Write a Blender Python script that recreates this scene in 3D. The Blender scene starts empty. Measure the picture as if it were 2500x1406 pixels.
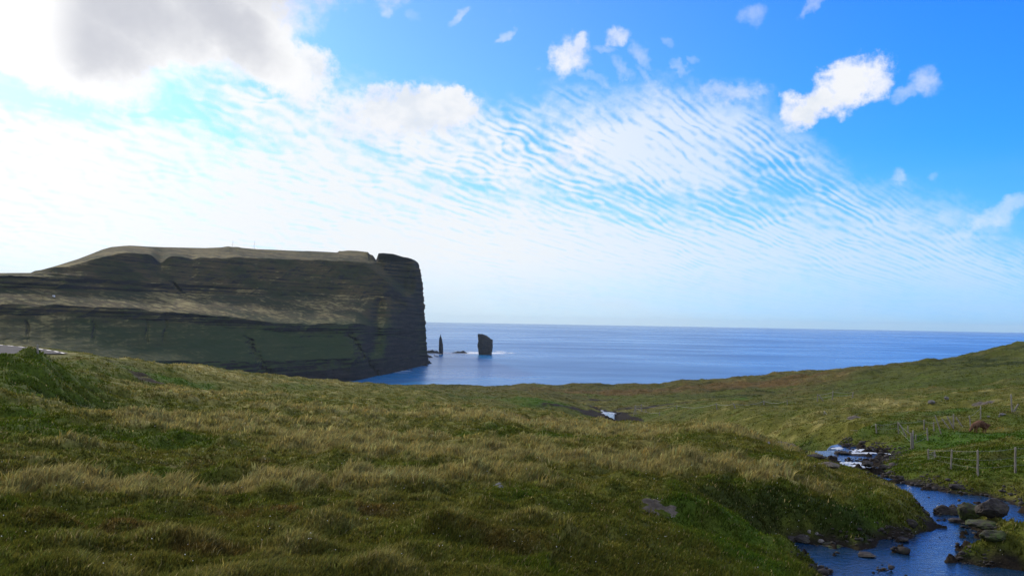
import bpy, bmesh, math, random
import numpy as np
from mathutils import Matrix, Vector

random.seed(7)
RNG = np.random.default_rng(11)
scene = bpy.context.scene
COL = scene.collection

# ------------------------------------------------------------------ camera
EYE = 116.0                       # metres above the sea
F, CX, CY = 1962.0, 1250.0, 703.0
PITCH, ROLL = math.radians(2.382), math.radians(0.98)
cam_data = bpy.data.cameras.new("camera")
cam = bpy.data.objects.new("camera", cam_data)
COL.objects.link(cam)
cam_data.sensor_width = 36.0
cam_data.lens = 36.0 * F / 2500.0
cam_data.clip_start = 0.1
cam_data.clip_end = 200000.0
CAMM = Matrix.Rotation(math.pi / 2 + PITCH, 4, 'X') @ Matrix.Rotation(ROLL, 4, 'Z')
cam.matrix_world = Matrix.Translation((0, 0, EYE)) @ CAMM
scene.camera = cam
ROT = np.array([[CAMM[i][j] for j in range(3)] for i in range(3)])


def ray(px, py):
    v = np.stack([(np.asarray(px, float) - CX) / F, (CY - np.asarray(py, float)) / F, -np.ones_like(np.asarray(px, float) + np.asarray(py, float))])
    return np.tensordot(ROT, v, 1)          # x, y, z rows (not normalised)


def azel(px, py):
    d = ray(px, py)
    return np.arctan2(d[0], d[1]), np.arctan2(d[2], np.hypot(d[0], d[1]))


def pt(px, py, dist):
    """world point at horizontal distance dist along the sight line; z relative to the eye"""
    d = ray(px, py)
    k = dist / np.hypot(d[0], d[1])
    return d[0] * k, d[1] * k, d[2] * k


# ------------------------------------------------------------------ light
SUN_AZ, SUN_EL = math.radians(-36), math.radians(27)      # azimuth from the view direction (+Y), left is negative
sun_data = bpy.data.lights.new("sun", 'SUN')
sun_data.energy = 3.0
sun_data.angle = math.radians(2.5)
sun_data.color = (1.0, 0.88, 0.70)
sun = bpy.data.objects.new("sun", sun_data)
COL.objects.link(sun)
sdir = Vector((math.sin(SUN_AZ) * math.cos(SUN_EL), math.cos(SUN_AZ) * math.cos(SUN_EL), math.sin(SUN_EL)))
sun.rotation_euler = (-sdir).to_track_quat('-Z', 'Y').to_euler()
sun.location = (0, 0, 3000)

scene.view_settings.view_transform = 'Standard'
scene.view_settings.look = 'None'
scene.view_settings.exposure = 0.0
scene.view_settings.gamma = 1.0
scene.cycles.max_bounces = 5
scene.cycles.transparent_max_bounces = 6
scene.cycles.volume_bounces = 0
scene.cycles.use_denoising = True


# ------------------------------------------------------------------ node expression helper
class E:
    """arithmetic on node sockets"""
    nt = None

    def __init__(self, s): self.s = s

    @staticmethod
    def m(op, *a, clamp=False):
        n = E.nt.nodes.new('ShaderNodeMath'); n.operation = op; n.use_clamp = clamp
        for i, v in enumerate(a):
            if isinstance(v, E): E.nt.links.new(v.s, n.inputs[i])
            else: n.inputs[i].default_value = v
        return E(n.outputs[0])

    def __add__(s, o): return E.m('ADD', s, o)
    __radd__ = __add__
    def __sub__(s, o): return E.m('SUBTRACT', s, o)
    def __rsub__(s, o): return E.m('SUBTRACT', o, s)
    def __mul__(s, o): return E.m('MULTIPLY', s, o)
    __rmul__ = __mul__
    def __truediv__(s, o): return E.m('DIVIDE', s, o)
    def __rtruediv__(s, o): return E.m('DIVIDE', o, s)
    def __neg__(s): return E.m('MULTIPLY', s, -1.0)
    def clamp(s): return E.m('ADD', s, 0.0, clamp=True)


def smooth(x, a, b, lo=0.0, hi=1.0):
    n = E.nt.nodes.new('ShaderNodeMapRange'); n.interpolation_type = 'SMOOTHSTEP'
    E.nt.links.new(x.s, n.inputs['Value'])
    n.inputs['From Min'].default_value = a; n.inputs['From Max'].default_value = b
    n.inputs['To Min'].default_value = lo; n.inputs['To Max'].default_value = hi
    if a > b:
        n.inputs['From Min'].default_value = b; n.inputs['From Max'].default_value = a
        n.inputs['To Min'].default_value = hi; n.inputs['To Max'].default_value = lo
    return E(n.outputs[0])


def vec(x, y, z=0.0):
    n = E.nt.nodes.new('ShaderNodeCombineXYZ')
    for i, v in enumerate((x, y, z)):
        if isinstance(v, E): E.nt.links.new(v.s, n.inputs[i])
        else: n.inputs[i].default_value = v
    return n.outputs[0]


def noise(v, scale=1.0, detail=3.0, rough=0.5, dist=0.0):
    n = E.nt.nodes.new('ShaderNodeTexNoise')
    E.nt.links.new(v, n.inputs['Vector'])
    n.inputs['Scale'].default_value = scale; n.inputs['Detail'].default_value = detail
    n.inputs['Roughness'].default_value = rough; n.inputs['Distortion'].default_value = dist
    return E(n.outputs['Fac'])


def mixc(a, b, f):
    n = E.nt.nodes.new('ShaderNodeMix'); n.data_type = 'RGBA'; n.clamp_factor = True
    for v, i in ((f, 0), (a, 6), (b, 7)):
        if isinstance(v, E): E.nt.links.new(v.s, n.inputs[i])
        elif hasattr(v, 'node'): E.nt.links.new(v, n.inputs[i])
        elif i == 0: n.inputs[0].default_value = v
        else: n.inputs[i].default_value = (*v, 1)
    return n.outputs[2]


def addc(a, b, f, mode='ADD'):
    n = E.nt.nodes.new('ShaderNodeMix'); n.data_type = 'RGBA'; n.blend_type = mode; n.clamp_factor = False
    for v, i in ((f, 0), (a, 6), (b, 7)):
        if isinstance(v, E): E.nt.links.new(v.s, n.inputs[i])
        elif hasattr(v, 'node'): E.nt.links.new(v, n.inputs[i])
        elif i == 0: n.inputs[0].default_value = v
        else: n.inputs[i].default_value = (*v, 1)
    return n.outputs[2]


# ------------------------------------------------------------------ sky
world = bpy.data.worlds.new("World")
scene.world = world
world.use_nodes = True
nt = world.node_tree; nt.nodes.clear(); E.nt = nt
out = nt.nodes.new('ShaderNodeOutputWorld')
bg = nt.nodes.new('ShaderNodeBackground')
nt.links.new(bg.outputs[0], out.inputs['Surface'])
sky = nt.nodes.new('ShaderNodeTexSky')
sky.sky_type = 'NISHITA'; sky.sun_disc = False
sky.sun_elevation = SUN_EL; sky.sun_rotation = SUN_AZ
sky.air_density = 1.0; sky.dust_density = 0.3; sky.ozone_density = 2.0
SKY_STRENGTH = 0.12
bg.inputs['Strength'].default_value = SKY_STRENGTH
K = 1.0 / SKY_STRENGTH            # cloud radiances below are given as seen, then scaled

tc = nt.nodes.new('ShaderNodeTexCoord')
sp = nt.nodes.new('ShaderNodeSeparateXYZ'); nt.links.new(tc.outputs['Generated'], sp.inputs[0])
dx, dy, dz = E(sp.outputs[0]), E(sp.outputs[1]), E(sp.outputs[2])
DEG = 34.2                        # sky units per degree
U = E.m('ARCTAN2', dx, dy) * (57.29578 * DEG)                    # azimuth
V = E.m('ARCSINE', dz) * (57.29578 * DEG)                        # elevation


def sk(px, py):
    a, e = azel(px, py)
    return float(a) * 57.29578 * DEG, float(e) * 57.29578 * DEG


w1 = noise(vec(U, V), 1 / 70.0, 4.0, 0.6)
w2 = noise(vec(U + 900.0, V - 500.0), 1 / 70.0, 4.0, 0.6)
Uw = U + (w1 - 0.5) * 70.0
Vw = V + (w2 - 0.5) * 70.0
w3 = noise(vec(U, V), 1 / 190.0, 2.0, 0.5)
fine = noise(vec(U, V), 1 / 26.0, 5.0, 0.62)
med = noise(vec(U * 0.8, V * 1.2), 1 / 120.0, 4.0, 0.55)


def blob(cx, cy, rx, ry, rot=0.0, warped=True):
    """1 at the centre, 0 on an ellipse; rot in degrees, counter-clockwise on the sky"""
    cu, cv = sk(cx, cy)
    a = math.radians(rot); c, s = math.cos(a), math.sin(a)
    x = (Uw if warped else U) - cu; y = (Vw if warped else V) - cv
    p = (x * c + y * s) * (1.0 / rx); q = (y * c - x * s) * (1.0 / ry)
    return 1.0 - (p * p + q * q)


# clear blue, deeper to the right
tint = mixc((0.36, 0.63, 1.14), (0.11, 0.56, 1.66), smooth(U, -350.0, 1150.0))
base = addc(sky.outputs[0], tint, 1.0, 'MULTIPLY')
base = addc(base, (1.55, 1.55, 1.55), 1.0, 'MULTIPLY')
# pale veil low over the sea
left = smooth(U, 1000.0, -500.0)
right = smooth(U, -100.0, 1150.0)
low = smooth(V, 430.0, -20.0)
veil_c = mixc(tuple(K * v for v in (0.60, 0.82, 1.0)), tuple(K * v for v in (0.36, 0.64, 0.93)), right)
streak = noise(vec(U * 0.25, V), 1 / 60.0, 3.0, 0.5)
veil = (low * (left * 0.5 + 0.62) + (streak - 0.5) * low * 0.9).clamp()
c = mixc(base, veil_c, veil)

# rippled cloud sheet
ln = E.m('LOGARITHM', E.m('MAXIMUM', V, 0.0) + 70.0, 2.718282)
uu = (U + 1250.0)
G = uu * 0.15 + uu * uu * uu * (1.25 / (3 * 2000.0 ** 2))
warp_big = noise(vec(U * 0.9, V * 1.6), 1 / 150.0, 2.0, 0.5)
warp_small = noise(vec(U, V * 1.3), 1 / 62.0, 2.5, 0.5)
phase = (ln * -22.0) - G * (1 / 32.0) + (warp_big - 0.5) * 4.2 + (warp_small - 0.5) * 1.1
cloudlet = noise(vec(phase * 1.55, uu * (1 / 80.0) + ln * 5.0), 1.0, 2.5, 0.5)
rip = (E.m('SINE', phase * 6.28318) * smooth(U, -500.0, 300.0, 0.22, 0.38) + 0.5) + (cloudlet - 0.5) * 1.35
phase2 = uu * (1 / 95.0) + ln * 9.0 + (warp_big - 0.5) * 3.0 + (warp_small - 0.5) * 2.0
rip2 = E.m('SINE', phase2 * 6.28318) * 0.5 + 0.5

fc = nt.nodes.new('ShaderNodeFloatCurve')        # upper edge of the sheet, by azimuth
edge_px = [(-200, -300), (500, -200), (640, 60), (800, 165), (1130, 222), (1400, 225), (1700, 190), (1870, 240), (2060, 385), (2330, 490), (2500, 560), (2700, 600)]
pts = []
for a, b in edge_px:
    u_, v_ = sk(a, b); pts.append((u_, v_))
u0, u1, v1 = pts[0][0], pts[-1][0], 1300.0
cm = fc.mapping; cv = cm.curves[0]
for i, (u_, v_) in enumerate(pts):
    X, Y = (u_ - u0) / (u1 - u0), max(0.0, min(1.0, v_ / v1))
    if i < 2: cv.points[i].location = (X, Y)
    else: cv.points.new(X, Y)
cm.update()
nt.links.new(((U - u0) * (1 / (u1 - u0))).clamp().s, fc.inputs['Value'])
edge = E(fc.outputs[0]) * v1
inside = edge - V                                 # > 0 inside the sheet
front = smooth(dy, 0.2, 0.5)
sheet_shape = smooth(inside + (med - 0.5) * 150.0 + (fine - 0.5) * 60.0, -25.0, 110.0)
cover = (w3 - 0.5) * 0.55 + (med - 0.5) * 0.50 + 0.66
# open patches and dense patches seen in the sheet
for (x, y, rx, ry, rot, k) in [
    (300, 178, 270, 70, -14, -0.50), (80, 232, 220, 55, -10, -0.60), (330, 250, 380, 50, -12, -0.42), (560, 168, 210, 50, -14, -0.45),
    (760, 250, 150, 60, -30, -0.15), (1290, 300, 240, 75, -28, -0.30), (1690, 500, 300, 70, 0, -0.34), (1160, 455, 200, 50, -5, -0.22),
    (1420, 465, 160, 50, 0, -0.24), (1880, 390, 200, 80, -25, -0.22), (1950, 460, 200, 80, -25, -0.20), (930, 375, 170, 40, -20, -0.15),
    (1560, 370, 300, 75, -20, 0.20), (200, 440, 650, 160, -8, 0.08), (700, 540, 700, 100, 0, 0.10), (1700, 300, 250, 60, -15, 0.12),
    (2150, 500, 260, 90, -20, -0.02), (1300, 620, 600, 90, 0, 0.2)]:
    cover = cover + E.m('MAXIMUM', blob(x, y, rx, ry, rot, False), 0.0) * k
lowfade = smooth(V, 10.0, 170.0)
ripamp = smooth(V, 60.0, 200.0, 0.35, 1.0)
patch = noise(vec(U + 300.0, V * 1.5), 1 / 130.0, 2.0, 0.5)
amp = smooth(patch, 0.30, 0.66, 0.25, 1.0) * smooth(U, -900.0, 250.0, 0.95, 1.0)
dens = cover + ((rip - 0.5) * 0.62 * amp + (rip2 - 0.5) * 0.26) * ripamp + (fine - 0.5) * 0.55
sheet = smooth(dens, 0.0, 0.85) * sheet_shape * front
opac = smooth(U, -200.0, 1000.0, 1.0, 0.74) * (lowfade * 0.65 + 0.35)
sheet_c = mixc(tuple(K * v for v in (0.90, 0.94, 0.98)), tuple(K * v for v in (0.70, 0.83, 0.95)), smooth(U, -150.0, 900.0))
c = mixc(c, sheet_c, sheet * opac)
# thin high wisps
wis = smooth(noise(vec(U * 0.9 + V * 0.55, V - U * 0.5), 1 / 60.0, 5.0, 0.65), 0.62, 0.85) * smooth(inside, -420.0, -30.0) * smooth(U, -300.0, 200.0) * smooth(U, 560.0, 330.0)
c = mixc(c, tuple(K * v for v in (0.75, 0.86, 0.98)), wis * 0.5 * front)

# small clouds: (x, y, rx, ry, rot, opacity, softness)
puffs = [
    (1393, 134, 52, 50, 20, 0.92, 0.8), (1410, 112, 26, 26, 0, 0.85, 0.6), (1507, 88, 36, 22, 5, 0.75, 0.9), (1567, 140, 20, 42, 35, 0.38, 1.0), (1515, 165, 18, 40, 35, 0.35, 1.0),
    (2075, 207, 92, 60, 22, 1.0, 0.6), (1995, 252, 82, 40, 36, 1.0, 0.6), (1938, 275, 32, 44, 0, 0.9, 0.8), (2128, 200, 42, 48, 0, 0.9, 0.7),
    (2264, 198, 34, 32, 0, 0.55, 1.0), (2218, 222, 48, 18, 28, 0.38, 1.0), (1655, 168, 12, 26, 40, .28, 1.0), (1690, 150, 14, 14, 0, .22, 1.0), (1630, 105, 12, 22, 45, .2, 1.0), (1780, 228, 95, 26, 0, .5, 1.0), (1590, 200, 60, 12, -40, .25, 1.0), (1450, 195, 60, 10, -20, .25, 1.0), (1005, 40, 26, 10, -40, .18, 1.0), (1480, 120, 30, 10, 0, .3, 1.0), (1412, 356, 42, 40, 40, 0.9, 0.9), (1375, 388, 34, 22, 45, 0.7, 1.0),
    (1120, 38, 34, 12, 42, 0.5, 1.0), (1236, 92, 30, 12, 38, 0.5, 1.0), (942, 24, 20, 16, 60, 0.4, 1.0), (1838, 38, 34, 26, 0, 0.32, 1.0), (1985, 12, 40, 12, 40, 0.4, 1.0),
    (2192, 432, 20, 22, 40, 0.4, 1.0), (2272, 430, 12, 10, 0, 0.2, 1.0), (2450, 520, 90, 20, 25, 0.45, 1.0),
    (1000, 272, 165, 62, 6, 1.0, 0.5), (1100, 258, 62, 50, 0, 1.0, 0.4), (900, 290, 110, 70, 0, 0.9, 0.8), (930, 235, 60, 30, 20, 0.9, 0.6),
    (1055, 478, 44, 22, 35, 0.8, 1.0), (700, 160, 130, 70, -35, 1.0, 0.6), (755, 150, 70, 42, -20, 1.0, 0.6)]
pf = None; pshade = None
for (x, y, rx, ry, rot, op, so) in puffs:
    b = smooth(blob(x, y, rx * 1.12, ry * 1.12, rot) + (fine - 0.5) * 1.5 + (w1 - 0.5) * 0.6, -0.05, so * 1.25 + 0.1) * op
    pf = b if pf is None else E.m('MAXIMUM', pf, b)
puff_c = mixc(tuple(K * v for v in (0.76, 0.82, 0.91)), tuple(K * v for v in (0.92, 0.94, 0.98)), smooth(med + (w1 - 0.5) * 0.5, 0.32, 0.60))
c = mixc(c, puff_c, pf * front)

# the big cloud upper left
bw = noise(vec(U, V), 1 / 150.0, 6.0, 0.58)
bigb = None
for (x, y, rx, ry, rot) in [(330, -60, 430, 200, -4), (560, 20, 220, 110, -38), (640, 110, 150, 75, -40), (60, 50, 330, 125, -20), (330, 95, 330, 75, 8), (130, 150, 130, 50, 0), (480, -250, 800, 200, 0)]:
    b = blob(x, y, rx, ry, rot)
    bigb = b if bigb is None else E.m('MAXIMUM', bigb, b)
big = smooth(bigb + (bw - 0.5) * 1.1 + (fine - 0.5) * 0.35, -0.05, 0.50) * front
gr = None
for (x, y, rx, ry, rot) in [(300, 20, 250, 110, -5), (520, 30, 200, 80, -30), (230, 110, 150, 90, 0), (150, 60, 120, 110, 0), (400, -260, 800, 260, 0)]:
    b = blob(x, y, rx, ry, rot)
    gr = b if gr is None else E.m('MAXIMUM', gr, b)
grey = smooth(gr + (bw - 0.5) * 1.1, -0.4, 1.3)
grey = grey * smooth(U, *sorted((sk(60, 50)[0], sk(230, 50)[0])))
big_c = mixc(tuple(K * v for v in (0.96, 0.97, 0.99)), tuple(K * v for v in (0.56, 0.58, 0.65)), grey)
c = mixc(c, big_c, big)

# unseen broken cloud added behind and overhead, to whiten the fill light
cl = noise(vec(dx * 2.0, dy * 2.0, dz * 3.4), 1.0, 5.0, 0.58)
rest = smooth(E.m('MAXIMUM', V - 900.0, (0.55 - dy) * 1500.0), 0.0, 250.0)
c = mixc(c, tuple(K * v for v in (0.86, 0.87, 0.90)), smooth(cl, 0.40, 0.56) * rest * smooth(dz, -0.02, 0.05))

# brightening round the hidden sun
sd = nt.nodes.new('ShaderNodeVectorMath'); sd.operation = 'DOT_PRODUCT'
nt.links.new(tc.outputs['Generated'], sd.inputs[0])
GA, GE = math.radians(-40), math.radians(17)
sd.inputs[1].default_value = (math.sin(GA) * math.cos(GE), math.cos(GA) * math.cos(GE), math.sin(GE))
ang = E.m('ARCCOSINE', E(sd.outputs['Value']).clamp()) * 57.29578
glow = E.m('POWER', 2.718282, (ang * ang) * (-1.0 / (2 * 11.5 ** 2)))
c = addc(c, tuple(K * v for v in (0.26, 0.24, 0.21)), glow * (1.0 - grey * big * 0.55))
nt.links.new(c, bg.inputs['Color'])
world.cycles.sampling_method = 'MANUAL'
world.cycles.sample_map_resolution = 1024


# ------------------------------------------------------------------ numpy noise
_perm = np.random.default_rng(3).permutation(1024)


def _hash(ix, iy, seed=0):
    return _perm[(_perm[(ix + seed * 37) & 1023] + iy) & 1023]


def pnoise(x, y, seed=0):
    x = np.asarray(x, float); y = np.asarray(y, float)
    ix = np.floor(x).astype(np.int64); iy = np.floor(y).astype(np.int64)
    fx, fy = x - ix, y - iy
    u = fx * fx * fx * (fx * (fx * 6 - 15) + 10); v = fy * fy * fy * (fy * (fy * 6 - 15) + 10)

    def g(a, b, ddx, ddy):
        h = _hash(a, b, seed) * (2 * math.pi / 1024)
        return np.cos(h) * ddx + np.sin(h) * ddy
    n00 = g(ix, iy, fx, fy); n10 = g(ix + 1, iy, fx - 1, fy)
    n01 = g(ix, iy + 1, fx, fy - 1); n11 = g(ix + 1, iy + 1, fx - 1, fy - 1)
    return ((n00 * (1 - u) + n10 * u) * (1 - v) + (n01 * (1 - u) + n11 * u) * v) * 1.5


def fbm(x, y, oct=4, seed=0, gain=0.5):
    s = 0.0; a = 1.0; t = 0.0
    for i in range(oct):
        s = s + a * pnoise(x * 2 ** i + 17.3 * i, y * 2 ** i - 9.1 * i, seed + i); t += a; a *= gain
    return s / t


def sstep(x, a, b):
    t = np.clip((np.asarray(x, float) - a) / (b - a), 0, 1)
    return t * t * (3 - 2 * t)


# ------------------------------------------------------------------ the lie of the near land (heights relative to the eye)
def yh(px): return 784.6 + (px - 1250) * math.tan(ROLL)


def wpt(px, py, zrel):
    """world xy on the sight line where it is zrel below/above the eye"""
    d = ray(px, py); k = zrel / d[2]
    return float(d[0] * k), float(d[1] * k)


CTRL = []
TAB = {   # column x : visible (y, distance) and ('h', distance, z) out of sight
    -250: [(1406, 12), (1200, 21.5), (1100, 30), (1000, 40), (935, 47), (872, 54), ('h', 62, -4.1), ('h', 92, -3.7), ('h', 130, -9)],
    0: [(1406, 12), (1300, 16), (1200, 21.5), (1100, 30), (1050, 35), (1000, 40), (950, 44.5), (910, 48), (873, 52), ('h', 60, -3.8), ('h', 75, -3.62), ('h', 92, -3.62), ('h', 100, -4.2), ('h', 140, -11)],
    100: [(1406, 12.3), (1300, 16), (1200, 22), (1100, 30.5), (1030, 38), (960, 46), (905, 50), (860, 53), ('h', 60, -3.6), ('h', 72, -3.9), ('h', 88, -4.4), ('h', 110, -7)],
    200: [(1406, 12.5), (1300, 16.5), (1200, 22), (1100, 31), (1020, 40), (965, 50), (920, 60), (877, 70), ('h', 85, -5.6), ('h', 110, -9)],
    325: [(1406, 12.8), (1200, 22.5), (1100, 32), (1020, 42), (970, 54), (930, 68), (885, 84), ('h', 110, -8.5)],
    450: [(1406, 13), (1300, 17), (1200, 23), (1100, 33), (1030, 43), (970, 58), (930, 78), (893, 100), ('h', 130, -10.5)],
    600: [(1406, 13), (1200, 23), (1100, 33), (1030, 44), (970, 62), (930, 88), (910, 106), ('h', 145, -12.5)],
    700: [(1406, 13), (1300, 17), (1200, 23), (1100, 33), (1030, 45), (970, 64), (935, 95), (918, 112), ('h', 150, -14)],
    860: [(1406, 13), (1200, 23), (1100, 33.5), (1030, 47), (975, 72), (945, 105), (932, 125), ('h', 165, -17)],
    950: [(1406, 13), (1300, 17), (1200, 23), (1100, 34), (1040, 46), (990, 65), (960, 90), (938, 132), ('h', 175, -18)],
    1060: [(1406, 13.2), (1200, 23), (1100, 34), (1040, 46), (1000, 61), (965, 92), (950, 125), (941, 170), ('h', 215, -23)],
    1200: [(1406, 13.5), (1300, 17), (1200, 23), (1100, 34), (1040, 46), (1010, 57), (998, 76), ('h', 92, -10.8), (968, 118), (955, 175), (945, 225), ('h', 300, -35)],
    1350: [(1406, 13.8), (1200, 23.5), (1100, 34.5), (1056, 46), (1036, 57), (1018, 73), ('h', 92, -12.2), (985, 112), (965, 155), (942, 235), ('h', 310, -35)],
    1490: [(1406, 14), (1300, 17.5), (1200, 24), (1100, 35), (1064, 47), (1043, 56), (1030, 67), ('h', 84, -12.8), ('h', 100, -14.0), (1010, 120), (985, 145), (960, 190), (939, 240), ('h', 320, -35)],
    1600: [(1406, 14), (1200, 24), (1100, 35), (1068, 46), (1050, 54), (1037, 63), ('h', 80, -12.4), ('h', 96, -13.5), (996, 122), (970, 160), (942, 240), ('h', 320, -35)],
    1700: [(1406, 14.2), (1300, 18), (1200, 24.5), (1100, 35.5), (1062, 44), (1046, 51), (1035, 59), ('h', 76, -11.6), (1003, 104), (980, 130), (955, 180), (931, 240), ('h', 320, -34)],
    1800: [(1406, 15), (1300, 19.5), (1200, 25.5), (1100, 37.5), (1060, 45), (1041, 54), ('h', 66, -10.4), (1010, 92), (975, 125), (950, 180), (927, 240), ('h', 320, -33)],
    1900: [(1406, 17), (1300, 21), (1200, 27), (1150, 32), (1100, 39), (1062, 49), ('h', 57, -9.1), ('h', 64, -9.6), (1035, 76), (1000, 98), (960, 150), (912, 235), ('h', 320, -30)],
    2000: [(1500, 17.0), (1406, 20.3), (1300, 22.5), (1240, 26), (1150, 34), (1105, 41), (1082, 46), ('h', 54, -8.5), (1040, 70), (1000, 88), (960, 130), (909, 240), ('h', 320, -30)],
    2100: [(1500, 18.0), (1406, 21.2), (1300, 23.5), (1240, 27.5), (1200, 31), (1150, 37), (1110, 46), (1070, 55), (1040, 62), (1000, 80), (960, 120), (905, 240), ('h', 320, -30)],
    2200: [(1500, 18.2), (1406, 21.3), (1300, 24), (1240, 27.5), (1200, 30.5), (1145, 37), (1080, 48), (1040, 58), (1000, 76), (950, 120), (901, 240), ('h', 320, -28)],
    2300: [(1500, 18.4), (1406, 21.2), (1300, 25), (1200, 31), (1140, 37), (1080, 49), (1050, 59), (1000, 78), (940, 125), (883, 230), ('h', 320, -24)],
    2400: [(1500, 18.4), (1406, 21.3), (1300, 25.5), (1200, 31.5), (1140, 38), (1080, 50), (1050, 60), (1000, 75), (940, 115), (865, 230), ('h', 320, -20)],
    2500: [(1406, 22), (1300, 26), (1200, 32), (1150, 37), (1080, 50), (1000, 73), (940, 103), (880, 165), (841, 240), ('h', 320, -16)],
    2750: [(1406, 23), (1300, 27), (1200, 33), (1100, 46), (1000, 72), (900, 140), (825, 240), ('h', 320, -12)]}
for X, rows in TAB.items():
    a0, _ = azel(X, 900)
    for r in rows:
        if r[0] == 'h': CTRL.append((float(a0), r[1], r[2]))
        else:
            x, y, z = pt(X, r[0], r[1]); CTRL.append((math.atan2(x, y), r[1], float(z)))
    CTRL.append((float(a0), 2.0, -1.75)); CTRL.append((float(a0), 6.0, -2.65))
    CTRL.append((float(a0), 650.0, -128.0))
CTRL = np.array(CTRL)
CT = np.stack([CTRL[:, 0] * 2.2, np.log(CTRL[:, 1])], 1)


def _phi(r2): return 0.5 * r2 * np.log(r2 + 1e-12)


def _fit():
    n = len(CT)
    D = ((CT[:, None, :] - CT[None, :, :]) ** 2).sum(2)
    A = np.zeros((n + 3, n + 3)); A[:n, :n] = _phi(D) + np.eye(n) * 1e-4
    P = np.concatenate([np.ones((n, 1)), CT], 1); A[:n, n:] = P; A[n:, :n] = P.T
    b = np.zeros(n + 3); b[:n] = CTRL[:, 2] / CTRL[:, 1] ** 0.7
    return np.linalg.solve(A, b)


TW = _fit()


def base_h(x, y):
    x = np.asarray(x, float).ravel(); y = np.asarray(y, float).ravel()
    d = np.maximum(np.hypot(x, y), 1.5); az = np.arctan2(x, y)
    azc = np.clip(az, -0.78, 0.78)
    u = azc * 2.2; v = np.log(np.minimum(d, 900))
    r = np.full(len(x), TW[-3]) + TW[-2] * u + TW[-1] * v
    for s in range(0, len(x), 200000):
        sl = slice(s, s + 200000)
        r2 = (u[sl, None] - CT[None, :, 0]) ** 2 + (v[sl, None] - CT[None, :, 1]) ** 2
        r[sl] += _phi(r2) @ TW[:len(CT)]
    z = r * d ** 0.7
    gen = np.interp(np.log(d), np.log([1.5, 6, 20, 60, 150, 300, 650]), [-1.75, -2.4, -3.6, -5, -9, -28, -128])
    w = sstep(np.abs(az), 0.75, 1.3)
    z = z * (1 - w) + gen * w
    return np.clip(z, -128.5, -1.6)


# stream: (x, y, water height, half width), all by sight line
ARM_A = [(2720, 1370, -6.58, 1.2), (2510, 1288, -6.72, 0.9), (2450, 1255, -6.77, 0.9), (2380, 1226, -6.80, 1.35), (2270, 1208, -6.86, 0.9), (2195, 1179, -6.95, 0.42), (2135, 1160, -7.08, 0.4), (2095, 1145, -7.28, 0.9), (2080, 1130, -7.45, 1.25), (2100, 1106, -7.68, 1.7), (2060, 1096, -7.8, 1.3)]
ARM_B = [(2460, 1640, -6.5, 2.6), (2290, 1470, -6.55, 2.0), (2150, 1400, -6.57, 1.45), (2040, 1358, -6.6, 1.15), (1965, 1346, -6.62, 0.8), (1925, 1340, -6.62, 0.4)]
ARM_C = [(2180, 1362, -6.58, 1.0), (2330, 1320, -6.62, 0.8), (2335, 1294, -6.68, 0.6), (2290, 1245, -6.76, 0.5), (2245, 1207, -6.86, 0.55)]


def arm_xy(arm):
    return [(*wpt(a, b, z), z, w) for a, b, z, w in arm]


PA = arm_xy(ARM_A)
for (px, d, z, w) in [(1985, 56, -8.9, 0.6), (1900, 62, -10.0, 0.8), (1790, 72, -11.2, 0.8), (1690, 82, -12.2, 0.9), (1590, 98, -12.9, 0.4), (1520, 112, -13.15, 0.5)]:
    a, _ = azel(px, 1000); PA.append((math.sin(a) * d, math.cos(a) * d, z, w))
PA.append((*wpt(1484, 1007, -13.3), -13.3, 0.4))
for (px, d, z, w) in [(1440, 133, -13.9, 0.5), (1380, 148, -15, 1.4)]:
    a, _ = azel(px, 1000); PA.append((math.sin(a) * d, math.cos(a) * d, z, w))
ARM_D = [(2150, 1396, -6.57, 1.1), (2300, 1396, -6.56, 1.15), (2450, 1412, -6.55, 1.2)]
PB, PC, PD = arm_xy(ARM_B), arm_xy(ARM_C), arm_xy(ARM_D)


def stream(x, y):
    """signed distance beyond the water's edge, and the water height there"""
    best = np.full(len(x), 1e9); wz = np.full(len(x), -7.0)
    for P in (PA, PB, PC, PD):
        for p, q in zip(P[:-1], P[1:]):
            vx, vy = q[0] - p[0], q[1] - p[1]
            t = np.clip(((x - p[0]) * vx + (y - p[1]) * vy) / (vx * vx + vy * vy), 0, 1)
            dd = np.hypot(x - p[0] - t * vx, y - p[1] - t * vy) - (p[3] + t * (q[3] - p[3]))
            m = dd < best
            best = np.where(m, dd, best); wz = np.where(m, p[2] + t * (q[2] - p[2]), wz)
    return best, wz


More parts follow.
